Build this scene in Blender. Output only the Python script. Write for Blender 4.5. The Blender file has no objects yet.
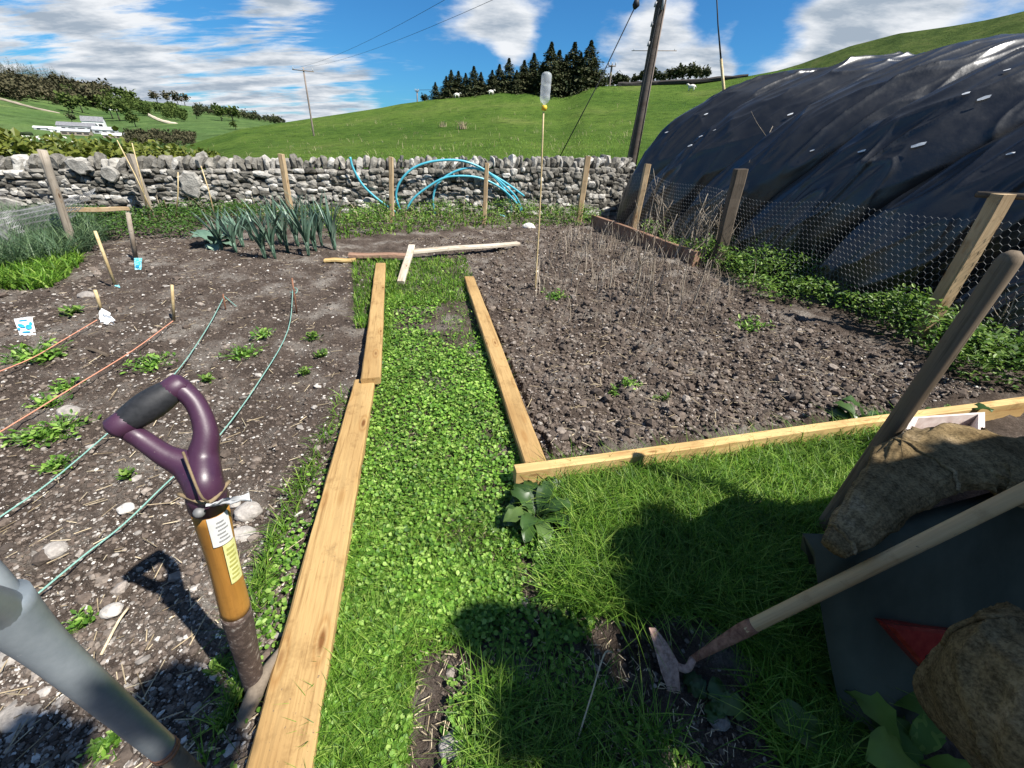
import bpy, math, random
import numpy as np
from mathutils import Vector, Matrix
SC = bpy.context.scene
COL = SC.collection
RNG = np.random.default_rng(7)
random.seed(7)
TAU = 2*math.pi
# ------------------------------------------------------------------ camera
H = 1.55; FPX = 390.0; PITCH = math.radians(31.5); ROLL = math.radians(3.0)
_f = np.array([0, math.cos(PITCH), -math.sin(PITCH)])
_r0 = np.array([1., 0, 0]); _u0 = np.cross(_r0, _f)
_r = _r0*math.cos(ROLL)+_u0*math.sin(ROLL)
_u = _u0*math.cos(ROLL)-_r0*math.sin(ROLL)
CAM = np.array([0, 0, H])
def ray(x, y): return _f+(x-512)/FPX*_r+(384-y)/FPX*_u
def gp(x, y, z=0.):
    d = ray(x, y); return CAM+d*((z-H)/d[2])
def at(x, y, Y):
    d = ray(x, y); return CAM+d*(Y/d[1])
def dp(x, y, depth): return CAM+ray(x, y)*depth
def azel(x, y):
    d = ray(x, y); return math.atan2(d[0], d[1]), math.atan2(d[2], math.hypot(d[0], d[1]))
def prj(P):
    v = np.asarray(P)-CAM
    z = v@_f; z = np.where(z < .05, .05, z)
    return 512+FPX*(v@_r)/z, 384-FPX*(v@_u)/z
cam = bpy.data.cameras.new('camera'); co = bpy.data.objects.new('camera', cam); COL.objects.link(co)
cam.sensor_width = 36; cam.lens = FPX/1024*36; cam.clip_start = .02; cam.clip_end = 9000
M = Matrix((( _r[0], _u[0], -_f[0], 0), (_r[1], _u[1], -_f[1], 0), (_r[2], _u[2], -_f[2], H), (0, 0, 0, 1)))
co.matrix_world = M; SC.camera = co
# ------------------------------------------------------------------ mesh helpers
def mk(name, V, F, mat, parent=None, smooth=False, attr=None, base=None, local=False):
    V = np.asarray(V, dtype=np.float64).reshape(-1, 3)
    if local: loc = np.zeros(3)
    elif base is not None: loc = np.asarray(base, float)
    else:
        mn = V.min(0); mx = V.max(0); loc = np.array([(mn[0]+mx[0])/2, (mn[1]+mx[1])/2, mn[2]])
    W = (V-loc).astype(np.float32)
    me = bpy.data.meshes.new(name)
    if isinstance(F, np.ndarray):
        n, k = F.shape
        me.vertices.add(len(W)); me.vertices.foreach_set('co', W.ravel())
        me.loops.add(n*k); me.loops.foreach_set('vertex_index', F.astype(np.int32).ravel())
        me.polygons.add(n); me.polygons.foreach_set('loop_start', np.arange(0, n*k, k, dtype=np.int32))
        me.update(calc_edges=True); me.validate()
    else:
        me.from_pydata(W.tolist(), [], [list(map(int, f)) for f in F])
    if attr is not None:
        for an, av in attr.items():
            a = me.attributes.new(an, 'FLOAT', 'POINT'); a.data.foreach_set('value', np.asarray(av, dtype=np.float32))
    me.polygons.foreach_set('use_smooth', [smooth]*len(me.polygons))
    me.update()
    me.materials.append(mat)
    o = bpy.data.objects.new(name, me); COL.objects.link(o)
    if parent is not None:
        o.parent = parent
        o.location = loc-WL[parent.name]
        WL[o.name] = loc
    else:
        o.location = loc; WL[o.name] = loc
    return o
WL = {}
def tag(o, label=None, cat=None, group=None, kind=None):
    if label: o['label'] = label
    if cat: o['category'] = cat
    if group: o['group'] = group
    if kind: o['kind'] = kind
    return o
def thing(name, loc, label, cat, group=None):
    o = bpy.data.objects.new(name, None); COL.objects.link(o); o.location = loc; o.empty_display_size = .1
    WL[o.name] = np.asarray(loc, float)
    return tag(o, label, cat, group)
def copy_thing(o, loc, rz, sc, label, group):
    r = o.copy(); COL.objects.link(r); r.location = loc; r.rotation_euler = (0, 0, rz); r.scale = sc if hasattr(sc, '__len__') else (sc,)*3
    r['label'] = label; r['group'] = group
    for ch in list(o.children):
        c = ch.copy(); COL.objects.link(c); c.parent = r
    return r
class MB:
    def __init__(s): s.V = []; s.F = []; s.A = []; s.n = 0
    def add(s, V, F, a=0.):
        V = np.asarray(V, float)
        s.V.append(V); s.F += [[i+s.n for i in f] for f in F]; s.n += len(V)
        s.A.append(np.full(len(V), a) if np.isscalar(a) else np.asarray(a)); return s
    def build(s, name, mat, parent=None, smooth=True, base=None):
        return mk(name, np.concatenate(s.V), s.F, mat, parent, smooth, {'rnd': np.concatenate(s.A)}, base)
def sect_loft(secs, closed=True, cap=True):
    n = len(secs[0]); V = np.concatenate(secs); F = []
    for i in range(len(secs)-1):
        for j in range(n if closed else n-1):
            k = (j+1) % n
            F.append([i*n+j, i*n+k, (i+1)*n+k, (i+1)*n+j])
    if cap and closed:
        F.append(list(range(n))[::-1]); F.append([(len(secs)-1)*n+j for j in range(n)])
    return V, F
def smoothpts(P, m=8):
    P = [np.asarray(p, float) for p in P]
    if len(P) < 3: return P
    Q = [2*P[0]-P[1]]+P+[2*P[-1]-P[-2]]; out = []
    for i in range(1, len(Q)-2):
        for k in range(m):
            t = k/m
            a, b, c, d = Q[i-1], Q[i], Q[i+1], Q[i+2]
            out.append(.5*((2*b)+(-a+c)*t+(2*a-5*b+4*c-d)*t*t+(-a+3*b-3*c+d)*t**3))
    out.append(P[-1]); return out
def tube(P, R, n=10, rnd=0., m=1, squash=None):
    # R scalar or list at control points
    P0 = [np.asarray(p, float) for p in P]
    Rr = [R]*len(P0) if np.isscalar(R) else list(R)
    if m > 1:
        Q = smoothpts([np.append(p, r) for p, r in zip(P0, Rr)], m)
        P0 = [q[:3] for q in Q]; Rr = [q[3] for q in Q]
    secs = []; N = None
    for i, p in enumerate(P0):
        t = P0[min(i+1, len(P0)-1)]-P0[max(i-1, 0)]; t = t/(np.linalg.norm(t)+1e-9)
        if N is None:
            a = np.array([0, 0, 1.]) if abs(t[2]) < .9 else np.array([1., 0, 0]); N = np.cross(a, t)
        N = N-t*(N@t); N /= np.linalg.norm(N)+1e-9; B = np.cross(t, N)
        ang = np.arange(n)*TAU/n
        rr = Rr[i]*(1+rnd*RNG.standard_normal(n)*.5) if rnd else Rr[i]
        ca = np.cos(ang)*rr; sa = np.sin(ang)*rr
        secs.append(p+ca[:, None]*N+sa[:, None]*B)
    return sect_loft(secs)
def hash2(ix, iy, seed):
    h = (ix.astype(np.int64)*374761393+iy.astype(np.int64)*668265263+seed*1442695041) & 0xffffffff
    h = ((h ^ (h >> 13))*1274126177) & 0xffffffff
    return ((h ^ (h >> 16)) & 0xffff)/65535.
def vnoise(x, y, seed=0):
    xi = np.floor(x); yi = np.floor(y); fx = x-xi; fy = y-yi
    fx = fx*fx*(3-2*fx); fy = fy*fy*(3-2*fy)
    a = hash2(xi, yi, seed); b = hash2(xi+1, yi, seed); c = hash2(xi, yi+1, seed); d = hash2(xi+1, yi+1, seed)
    return (a*(1-fx)+b*fx)*(1-fy)+(c*(1-fx)+d*fx)*fy
def fbm(x, y, o=4, seed=0):
    s = 0; a = .5
    for k in range(o): s = s+a*(vnoise(x, y, seed+k)-.5); x = x*2.03+7.1; y = y*2.03+3.7; a *= .5
    return s
# unit low-poly blobs
def ico(sub=1):
    import bmesh
    bm = bmesh.new(); bmesh.ops.create_icosphere(bm, subdivisions=sub, radius=1.)
    V = np.array([v.co[:] for v in bm.verts]); F = np.array([[v.index for v in f.verts] for f in bm.faces]); bm.free(); return V, F
ICO1 = ico(1); ICO2 = ico(2); ICO3 = ico(3)
def blobs(C, S, name, mat, rough=.25, base=ICO1, parent=None, smooth=False, flat=1., boxy=0., rotz=None, tilt=.5, kind=None, sh=None):
    """many small lumps in one mesh; C (n,3) centres, S (n,) or (n,3) sizes"""
    n = len(C); BV, BF = base; m = len(BV)
    S = np.asarray(S, float); S = np.repeat(S[:, None], 3, 1) if S.ndim == 1 else S
    U = BV.copy()
    if boxy: U = np.sign(U)*np.abs(U)**(1-boxy)
    V = U[None]*(1+rough*(RNG.random((n, m, 1))-.5)*2)*S[:, None, :]
    V[:, :, 2] *= flat
    rz = RNG.random(n)*TAU if rotz is None else rotz
    t1 = (RNG.random(n)-.5)*2*tilt
    c, s = np.cos(t1), np.sin(t1); y = V[:, :, 1]*c[:, None]-V[:, :, 2]*s[:, None]; z = V[:, :, 1]*s[:, None]+V[:, :, 2]*c[:, None]; V[:, :, 1] = y; V[:, :, 2] = z
    c, s = np.cos(rz), np.sin(rz); x = V[:, :, 0]*c[:, None]-V[:, :, 1]*s[:, None]; y = V[:, :, 0]*s[:, None]+V[:, :, 1]*c[:, None]; V[:, :, 0] = x; V[:, :, 1] = y
    V = V+np.asarray(C)[:, None, :]
    F = (BF[None]+np.arange(n)[:, None, None]*m).reshape(-1, 3)
    r = np.repeat(RNG.random(n), m)
    return mk(name, V.reshape(-1, 3), F, mat, parent, smooth, {'rnd': r})
def blades_np(P, Ht, W, lean=.5, seg=3, dirs=None, spread=None):
    """grass blades: P (n,3) roots"""
    n = len(P); az = RNG.random(n)*TAU if dirs is None else dirs
    Ht = np.asarray(Ht)*np.ones(n); W = np.asarray(W)*np.ones(n)
    ln = lean*(.3+RNG.random(n)*1.2)
    D = np.stack([np.cos(az), np.sin(az), np.zeros(n)], 1)
    wa = az+math.pi/2+(RNG.random(n)-.5)*1.5; Wd = np.stack([np.cos(wa), np.sin(wa), np.zeros(n)], 1)
    V = np.zeros((n, seg*2+1, 3)); 
    for k in range(seg+1):
        t = k/seg; off = D*(ln*Ht*t*t)[:, None]; up = np.zeros((n, 3)); up[:, 2] = Ht*(t-.35*ln*t*t)
        c = P+off+up; w = (W*(1-t*.75))[:, None]*Wd/2
        if k < seg: V[:, 2*k] = c-w; V[:, 2*k+1] = c+w
        else: V[:, 2*k] = c
    F = []
    for k in range(seg-1): F += [[2*k, 2*k+1, 2*k+3], [2*k, 2*k+3, 2*k+2]]
    F.append([2*seg-2, 2*seg-1, 2*seg])
    F = (np.array(F)[None]+np.arange(n)[:, None, None]*(2*seg+1)).reshape(-1, 3)
    r = np.repeat(RNG.random(n), 2*seg+1)
    return V.reshape(-1, 3), F, r
LEAF = np.array([[0, 0, 0], [.35, .28, .05], [.75, .22, .03], [1, 0, -.05], [.75, -.22, .03], [.35, -.28, .05], [.5, 0, -.04]])
LEAFF = np.array([[6, 0, 1], [6, 1, 2], [6, 2, 3], [6, 3, 4], [6, 4, 5], [6, 5, 0]])
def leaves_np(P, L, W=1., pitch=(0., 1.), az=None, T=LEAF, TF=LEAFF, droop=0):
    n = len(P); az = RNG.random(n)*TAU if az is None else az
    L = np.asarray(L)*np.ones(n); p = pitch[0]+RNG.random(n)*(pitch[1]-pitch[0]); rl = (RNG.random(n)-.5)*1.2
    V = np.repeat(T[None], n, 0)*L[:, None, None]; V[:, :, 1] *= W
    c, s = np.cos(rl), np.sin(rl); y = V[:, :, 1]*c[:, None]-V[:, :, 2]*s[:, None]; z = V[:, :, 1]*s[:, None]+V[:, :, 2]*c[:, None]; V[:, :, 1] = y; V[:, :, 2] = z
    c, s = np.cos(p), np.sin(p); x = V[:, :, 0]*c[:, None]-V[:, :, 2]*s[:, None]; z = V[:, :, 0]*s[:, None]+V[:, :, 2]*c[:, None]; V[:, :, 0] = x; V[:, :, 2] = z
    c, s = np.cos(az), np.sin(az); x = V[:, :, 0]*c[:, None]-V[:, :, 1]*s[:, None]; y = V[:, :, 0]*s[:, None]+V[:, :, 1]*c[:, None]; V[:, :, 0] = x; V[:, :, 1] = y
    V += P[:, None, :]
    m = len(T)
    F = (TF[None]+np.arange(n)[:, None, None]*m).reshape(-1, 3)
    return V.reshape(-1, 3), F, np.repeat(RNG.random(n), m)
CLOV = np.array([[0, 0, 0], [.5, .45, .1], [.95, .33, .05], [1.05, 0, 0], [.95, -.33, .05], [.5, -.45, .1]])
CLOVF = np.array([[0, 1, 2], [0, 2, 3], [0, 3, 4], [0, 4, 5]])
def joinnp(parts):
    V = []; F = []; R = []; n = 0
    for v, f, r in parts: V.append(v); F.append(f+n); R.append(r); n += len(v)
    return np.concatenate(V), np.concatenate(F), np.concatenate(R)
# ------------------------------------------------------------------ materials
def mat(name):
    m = bpy.data.materials.new(name); m.use_nodes = True; nt = m.node_tree
    return m, nt, nt.nodes['Principled BSDF']
def N(nt, t, **k):
    n = nt.nodes.new(t)
    for a, v in k.items():
        if a.startswith('i_'): n.inputs[a[2:]].default_value = v
        elif a.startswith('n_'): n.inputs[int(a[2:])].default_value = v
        else: setattr(n, a, v)
    return n
def ramp(nt, src, stops):
    r = nt.nodes.new('ShaderNodeValToRGB'); e = r.color_ramp.elements
    while len(e) > 1: e.remove(e[0])
    e[0].position = stops[0][0]; e[0].color = (*stops[0][1], 1)
    for p, c in stops[1:]: x = e.new(p); x.color = (*c, 1)
    nt.links.new(src, r.inputs[0]); return r
def mixc(nt, fac, a, b, mode='MIX'):
    m = nt.nodes.new('ShaderNodeMix'); m.data_type = 'RGBA'; m.blend_type = mode
    for s, i in ((fac, 0), (a, 6), (b, 7)):
        if hasattr(s, 'is_output') or hasattr(s, 'links'): nt.links.new(s, m.inputs[i])
        else: m.inputs[i].default_value = s if i == 0 else (*s, 1) if len(s) == 3 else s
    return m.outputs[2]
def noise(nt, scale, detail=4, rough=.6, coord='Object', st=(1, 1, 1), dim='3D'):
    tc = nt.nodes.new('ShaderNodeTexCoord'); mp = nt.nodes.new('ShaderNodeMapping'); mp.inputs['Scale'].default_value = st
    nt.links.new(tc.outputs[coord], mp.inputs[0])
    n = N(nt, 'ShaderNodeTexNoise', i_Scale=scale, i_Detail=detail, i_Roughness=rough); nt.links.new(mp.outputs[0], n.inputs['Vector']); return n.outputs['Fac']
def bump(nt, b, src, st=.3, dist=.01):
    bn = N(nt, 'ShaderNodeBump', i_Strength=st, i_Distance=dist); nt.links.new(src, bn.inputs['Height']); nt.links.new(bn.outputs[0], b.inputs['Normal'])
def attr(nt, name='rnd'):
    a = nt.nodes.new('ShaderNodeAttribute'); a.attribute_name = name; return a.outputs['Fac']
def simple(name, c1, c2, scale=20, rough=.8, st=(1, 1, 1), bs=.3, bd=.005, spec=.3, metal=0, detail=5, lo=.35, hi=.65):
    m, nt, b = mat(name); n = noise(nt, scale, detail, .6, st=st)
    r = ramp(nt, n, [(lo, c1), (hi, c2)]); nt.links.new(r.outputs[0], b.inputs['Base Color'])
    b.inputs['Roughness'].default_value = rough; b.inputs['Specular IOR Level'].default_value = spec; b.inputs['Metallic'].default_value = metal
    if bs: bump(nt, b, n, bs, bd)
    return m
def leafmat(name, cols, trans=.35, rough=.5, spec=.3, extra=None):
    m, nt, b = mat(name); r = ramp(nt, attr(nt), [(i/(len(cols)-1), c) for i, c in enumerate(cols)])
    n = noise(nt, extra or 3., 3); r2 = ramp(nt, n, [(.3, (.62, .62, .6)), (.7, (1.2, 1.15, 1.1))]); c = mixc(nt, 1., r.outputs[0], r2.outputs[0], 'MULTIPLY')
    nt.links.new(c, b.inputs['Base Color']); b.inputs['Roughness'].default_value = rough; b.inputs['Specular IOR Level'].default_value = spec
    if trans:
        t = nt.nodes.new('ShaderNodeBsdfTranslucent'); nt.links.new(c, t.inputs[0])
        g = N(nt, 'ShaderNodeMixShader', n_0=trans); nt.links.new(b.outputs[0], g.inputs[1]); nt.links.new(t.outputs[0], g.inputs[2])
        nt.links.new(g.outputs[0], nt.nodes['Material Output'].inputs[0])
    return m
def woodmat(name, dark, light, knots=True, rough=.7, grain=1., xs=1.):
    """grain runs along local X"""
    m, nt, b = mat(name)
    g = noise(nt, 30*grain, 6, .65, st=(.045*xs, 1, 1)); w = noise(nt, 5*grain, 3, .5, st=(.25*xs, 1, 1))
    r = ramp(nt, g, [(.32, dark), (.46, light), (.56, tuple(x*.82 for x in light)), (.75, tuple(min(1, x*1.15) for x in light))])
    r2 = ramp(nt, w, [(.35, (.72, .66, .6)), (.6, (1, 1, 1))]); c = mixc(nt, 1., r.outputs[0], r2.outputs[0], 'MULTIPLY')
    if knots:
        tc = nt.nodes.new('ShaderNodeTexCoord'); mp = nt.nodes.new('ShaderNodeMapping'); mp.inputs['Scale'].default_value = (1.7, 6, 6); nt.links.new(tc.outputs['Object'], mp.inputs[0])
        v = N(nt, 'ShaderNodeTexVoronoi', i_Scale=1.6); nt.links.new(mp.outputs[0], v.inputs['Vector'])
        k = ramp(nt, v.outputs['Distance'], [(.06, (.35, .2, .1)), (.14, (1, 1, 1)), (.2, (.8, .7, .6)), (.28, (1, 1, 1))]); c = mixc(nt, .9, c, k.outputs[0], 'MULTIPLY')
    d = noise(nt, 9, 5, .7); dr = ramp(nt, d, [(.3, (.5, .45, .4)), (.45, (1, 1, 1))]); c = mixc(nt, .6, c, dr.outputs[0], 'MULTIPLY')
    sp_ = noise(nt, 70, 3, .6); sr = ramp(nt, sp_, [(.66, (0, 0, 0)), (.70, (1, 1, 1))]); big_ = noise(nt, 2.5, 3, .6); br = ramp(nt, big_, [(.42, (0, 0, 0)), (.62, (.8,)*3)]); dm = nt.nodes.new('ShaderNodeMath'); dm.operation = 'MULTIPLY'; nt.links.new(sr.outputs[0], dm.inputs[0]); nt.links.new(br.outputs[0], dm.inputs[1]); c = mixc(nt, dm.outputs[0], c, (.10, .075, .055))
    nt.links.new(c, b.inputs['Base Color']); b.inputs['Roughness'].default_value = rough; b.inputs['Specular IOR Level'].default_value = .25
    bump(nt, b, g, .35, .004); return m
M_ = {}
# soil
def soil_material():
    m, nt, b = mat('soil'); n1 = noise(nt, 2.2, 6, .65); n2 = noise(nt, 60, 6, .75); n3 = noise(nt, 240, 3, .7)
    r1 = ramp(nt, n1, [(.32, (.068, .052, .042)), (.5, (.125, .097, .079)), (.6, (.23, .2, .172)), (.72, (.36, .33, .29))])
    r2 = ramp(nt, n2, [(.3, (.4, .38, .36)), (.55, (1, 1, 1)), (.7, (1.5, 1.45, 1.4))])
    c = mixc(nt, 1., r1.outputs[0], r2.outputs[0], 'MULTIPLY')
    r3 = ramp(nt, n3, [(.62, (0, 0, 0)), (.7, (1, 1, 1))]); f = nt.nodes.new('ShaderNodeMath'); f.operation = 'MULTIPLY'; f.inputs[1].default_value = .45
    nt.links.new(r3.outputs[0], f.inputs[0])
    c = mixc(nt, f.outputs[0], c, (.38, .34, .3)); nt.links.new(c, b.inputs['Base Color'])
    b.inputs['Roughness'].default_value = .95; b.inputs['Specular IOR Level'].default_value = .1
    mm = nt.nodes.new('ShaderNodeMath'); mm.operation = 'ADD'; nt.links.new(n2, mm.inputs[0]); nt.links.new(n3, mm.inputs[1]); bump(nt, b, mm.outputs[0], .9, .02)
    return m
M_['soil'] = soil_material()
def rnd_mat(name, stops, nscale=40, rough=.9, spec=.15, bs=.5, bd=.01, mul=(.55, 1.25)):
    m, nt, b = mat(name); r = ramp(nt, attr(nt), stops); n = noise(nt, nscale, 5, .7)
    r2 = ramp(nt, n, [(.3, (mul[0],)*3), (.7, (mul[1],)*3)]); c = mixc(nt, 1., r.outputs[0], r2.outputs[0], 'MULTIPLY'); nt.links.new(c, b.inputs['Base Color'])
    b.inputs['Roughness'].default_value = rough; b.inputs['Specular IOR Level'].default_value = spec; bump(nt, b, n, bs, bd); return m
M_['clod'] = rnd_mat('clod', [(0, (.08, .064, .053)), (.5, (.115, .089, .072)), (.85, (.175, .143, .118)), (1, (.3, .26, .225))], 60)
M_['pebble'] = rnd_mat('pebble', [(0, (.17, .152, .135)), (.4, (.28, .255, .23)), (.8, (.42, .385, .345)), (1, (.64, .61, .56))], 30)
M_['straw'] = rnd_mat('straw', [(0, (.2, .15, .09)), (.5, (.42, .34, .22)), (1, (.6, .5, .34))], 30, bs=0)
M_['stem'] = rnd_mat('stem', [(0, (.18, .145, .11)), (.5, (.32, .27, .21)), (1, (.45, .39, .31))], 30, bs=.2)
M_['stone'] = rnd_mat('stone', [(0, (.075, .07, .06)), (.3, (.16, .15, .128)), (.7, (.28, .262, .23)), (1, (.5, .48, .44))], 7, bs=.8, bd=.05, mul=(.4, 1.35))
M_['core'] = simple('wall_core', (.02, .018, .015), (.06, .05, .045), 12)
def grassland(name, a, b_, c_, s1=.06, s2=1.2, s3=9, bd=.3):
    m, nt, b = mat(name); n1 = noise(nt, s1, 5, .6); n2 = noise(nt, s2, 6, .7); n3 = noise(nt, s3, 4, .8)
    r1 = ramp(nt, n1, [(.35, a), (.55, b_), (.75, c_)]); r2 = ramp(nt, n2, [(.3, (.5, .52, .45)), (.5, (1, 1, 1)), (.7, (1.35, 1.25, 1.1))])
    r3 = ramp(nt, n3, [(.3, (.5, .55, .45)), (.6, (1.1, 1.1, 1.1))])
    c = mixc(nt, 1., mixc(nt, 1., r1.outputs[0], r2.outputs[0], 'MULTIPLY'), r3.outputs[0], 'MULTIPLY'); nt.links.new(c, b.inputs['Base Color'])
    b.inputs['Roughness'].default_value = 1; b.inputs['Specular IOR Level'].default_value = .05
    bump(nt, b, n3, .8, bd); return m
M_['hill'] = grassland('hill_grass', (.055, .105, .018), (.085, .14, .026), (.13, .165, .045), .09, .9, 6)
M_['roughhill'] = grassland('rough_hill_grass', (.045, .075, .02), (.075, .11, .03), (.11, .12, .045), .15, .8, 3, 1.2)
M_['valley'] = grassland('valley_fields', (.05, .095, .028), (.085, .135, .045), (.14, .165, .07), .006, .03, .3, 1.)
M_['grass'] = leafmat('grass_blades', [(.045, .11, .014), (.09, .21, .02), (.17, .34, .035), (.34, .48, .1)], .45)
M_['clover'] = leafmat('clover_leaves', [(.05, .135, .018), (.11, .25, .03), (.21, .40, .055), (.38, .55, .14)], .35)
M_['weed'] = leafmat('weed_leaves', [(.04, .10, .014), (.08, .18, .025), (.15, .27, .04), (.25, .38, .08)], .35)
M_['dark_weed'] = leafmat('dark_weed_leaves', [(.03, .08, .012), (.055, .13, .02), (.10, .19, .03)], .3)
M_['leek'] = leafmat('leek_leaves', [(.09, .17, .12), (.14, .24, .18), (.22, .32, .25)], .15, .45, .4)
M_['dock'] = leafmat('dock_leaves', [(.035, .08, .02), (.06, .13, .03), (.11, .18, .05)], .3, .4, .5)
M_['chive'] = leafmat('blue_green_grass', [(.06, .12, .06), (.1, .17, .09), (.16, .24, .11)], .3)
M_['hedge'] = leafmat('hedge_leaves', [(.07, .10, .015), (.13, .16, .025), (.2, .22, .04)], .3)
M_['conifer'] = leafmat('conifer_needles', [(.03, .045, .022), (.06, .075, .035), (.11, .11, .06)], .1, .8, .1)
M_['broadleaf'] = leafmat('broadleaf', [(.045, .08, .02), (.08, .12, .03), (.13, .17, .05)], .25, .8, .1, .2)
M_['bareleaf'] = leafmat('budding_twigs', [(.05, .055, .03), (.085, .08, .045), (.13, .12, .07)], .15, .9, .1, .2)
M_['bark'] = simple('bark', (.05, .04, .03), (.14, .11, .09), 12, .95, (1, 1, .2), .6, .02)
M_['pine'] = woodmat('treated_pine', (.23, .135, .05), (.42, .275, .115), True)
M_['pale_pine'] = woodmat('pale_pine', (.38, .23, .09), (.58, .41, .18), True)
M_['old_wood'] = woodmat('weathered_wood', (.17, .14, .11), (.36, .31, .25), True, .9)
M_['dark_wood'] = woodmat('dark_weathered_wood', (.05, .04, .03), (.13, .105, .08), False, .9)
M_['red_wood'] = woodmat('reddish_plank', (.15, .08, .05), (.32, .2, .14), False, .9)
M_['white_wood'] = woodmat('bleached_plank', (.32, .27, .2), (.55, .49, .4), True, .9)
M_['stake_wood'] = woodmat('stake_wood', (.28, .19, .1), (.5, .37, .22), True, .85)
M_['ash'] = woodmat('ash_handle', (.36, .23, .11), (.52, .37, .2), False, .55)
M_['grey_ash'] = woodmat('grey_handle', (.065, .05, .034), (.17, .13, .09), False, .85)
M_['varnish'] = woodmat('varnished_handle', (.26, .11, .025), (.50, .25, .055), False, .4)
M_['purple'] = None
def dusty_purple():
    m, nt, b = mat('purple_plastic'); n = noise(nt, 160, 4, .7); n2 = noise(nt, 14, 4, .6)
    r = ramp(nt, n2, [(.3, (.036, .012, .03)), (.7, (.055, .02, .044))]); d = ramp(nt, n, [(.66, (0, 0, 0)), (.74, (1, 1, 1))]); f = nt.nodes.new('ShaderNodeMath'); f.operation = 'MULTIPLY'; f.inputs[1].default_value = .5; nt.links.new(d.outputs[0], f.inputs[0])
    c = mixc(nt, f.outputs[0], r.outputs[0], (.3, .26, .22)); nt.links.new(c, b.inputs['Base Color']); rr = ramp(nt, n2, [(.3, (.34,)*3), (.7, (.55,)*3)]); nt.links.new(rr.outputs[0], b.inputs['Roughness']); bump(nt, b, n, .12, .002); return m
M_['purple'] = dusty_purple()
M_['rubber'] = simple('black_rubber', (.012, .013, .015), (.022, .023, .026), 90, .6, spec=.35, bs=.2, bd=.001)
def dirty_metal():
    m, nt, b = mat('muddy_metal'); n = noise(nt, 55, 6, .7); r = ramp(nt, n, [(.35, (.03, .018, .014)), (.55, (.07, .045, .035)), (.7, (.28, .25, .22))]); nt.links.new(r.outputs[0], b.inputs['Base Color'])
    b.inputs['Roughness'].default_value = .85; bump(nt, b, n, .8, .006); return m
M_['mudmetal'] = dirty_metal()
M_['rust'] = simple('rust', (.12, .05, .03), (.3, .15, .09), 50, .85, bs=.5)
M_['hoe_rust'] = simple('hoe_rust', (.2, .12, .09), (.42, .28, .22), 60, .7, bs=.6, bd=.004, spec=.4)
M_['greymetal'] = None
def grey_paint():
    m, nt, b = mat('grey_painted_metal'); n = noise(nt, 14, 6, .7); s = noise(nt, 60, 4, .7, st=(1, .15, 1))
    r = ramp(nt, n, [(.3, (.16, .19, .21)), (.6, (.24, .27, .29))]); r2 = ramp(nt, s, [(.66, (0, 0, 0)), (.72, (1, 1, 1))])
    c = mixc(nt, r2.outputs[0], r.outputs[0], (.32, .34, .35)); nt.links.new(c, b.inputs['Base Color']); b.inputs['Roughness'].default_value = .42; b.inputs['Metallic'].default_value = .25; bump(nt, b, n, .15, .003); return m
M_['greymetal'] = grey_paint()
def tarp():
    m, nt, b = mat('black_plastic_sheet'); n = noise(nt, 5, 6, .6, st=(1, 1, 1)); w = noise(nt, 4., 6, .55, st=(1, 1, 1))
    d = noise(nt, 1.1, 4, .6); r = ramp(nt, d, [(.35, (.008, .008, .008)), (.7, (.016, .016, .016))])
    s = noise(nt, 3.4, 2, .5, st=(1, 1, 2.2)); r2 = ramp(nt, s, [(.80, (0, 0, 0)), (.805, (1, 1, 1))])
    c = mixc(nt, r2.outputs[0], r.outputs[0], (.7, .7, .7)); nt.links.new(c, b.inputs['Base Color'])
    rr = ramp(nt, n, [(.3, (.27,)*3), (.7, (.42,)*3)]); nt.links.new(rr.outputs[0], b.inputs['Roughness']); b.inputs['Specular IOR Level'].default_value = .8
    bump(nt, b, w, .22, .04); return m
M_['tarp'] = tarp()
M_['wire'] = simple('galvanised_wire', (.14, .14, .14), (.24, .24, .24), 30, .6, metal=.3, bs=0)
M_['blackwire'] = simple('black_cable', (.015, .015, .015), (.03, .03, .03), 30, .6, bs=0)
M_['hose'] = simple('blue_pipe', (.05, .32, .42), (.09, .40, .50), 6, .35, bs=0, spec=.5)
M_['twine_o'] = simple('orange_twine', (.45, .17, .1), (.6, .3, .2), 200, .9)
M_['twine_g'] = simple('green_twine', (.12, .28, .24), (.25, .42, .36), 200, .9)
M_['pole'] = woodmat('creosoted_pole', (.045, .038, .032), (.12, .10, .085), False, .9)
M_['farpole'] = simple('grey_pole', (.16, .13, .11), (.25, .2, .17), 3, .9)
M_['white'] = simple('white_render', (.62, .62, .6), (.75, .75, .73), 3, .9, bs=0)
M_['roof'] = simple('slate_roof', (.13, .13, .14), (.22, .22, .23), 1, .8, bs=0)
M_['greyshed'] = simple('grey_shed', (.3, .31, .32), (.45, .46, .47), .5, .7, bs=0)
M_['dark'] = simple('dark_opening', (.02, .02, .025), (.03, .03, .035), 3, .6, bs=0)
M_['sheep'] = simple('fleece', (.6, .57, .5), (.75, .72, .65), 9, .95)
M_['bin'] = simple('dark_green_plastic', (.05, .056, .042), (.068, .074, .056), 8, .7, bs=.05, spec=.15)
M_['red'] = simple('red_reflector', (.22, .012, .01), (.32, .03, .02), 30, .25, bs=.1, spec=.6)
M_['paper'] = simple('white_packet', (.62, .64, .65), (.78, .79, .8), 30, .5, bs=.1)
M_['bluepaper'] = simple('blue_packet', (.03, .4, .52), (.4, .68, .75), 60, .45, bs=.1, lo=.42, hi=.6)
M_['bluemark'] = simple('blue_print', (.02, .22, .42), (.04, .36, .55), 60, .45, bs=0)
M_['label'] = simple('white_sticker', (.7, .7, .67), (.8, .8, .77), 20, .5, bs=0)
M_['ylabel'] = simple('yellow_sticker', (.6, .6, .22), (.74, .74, .36), 60, .5, bs=0)
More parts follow.
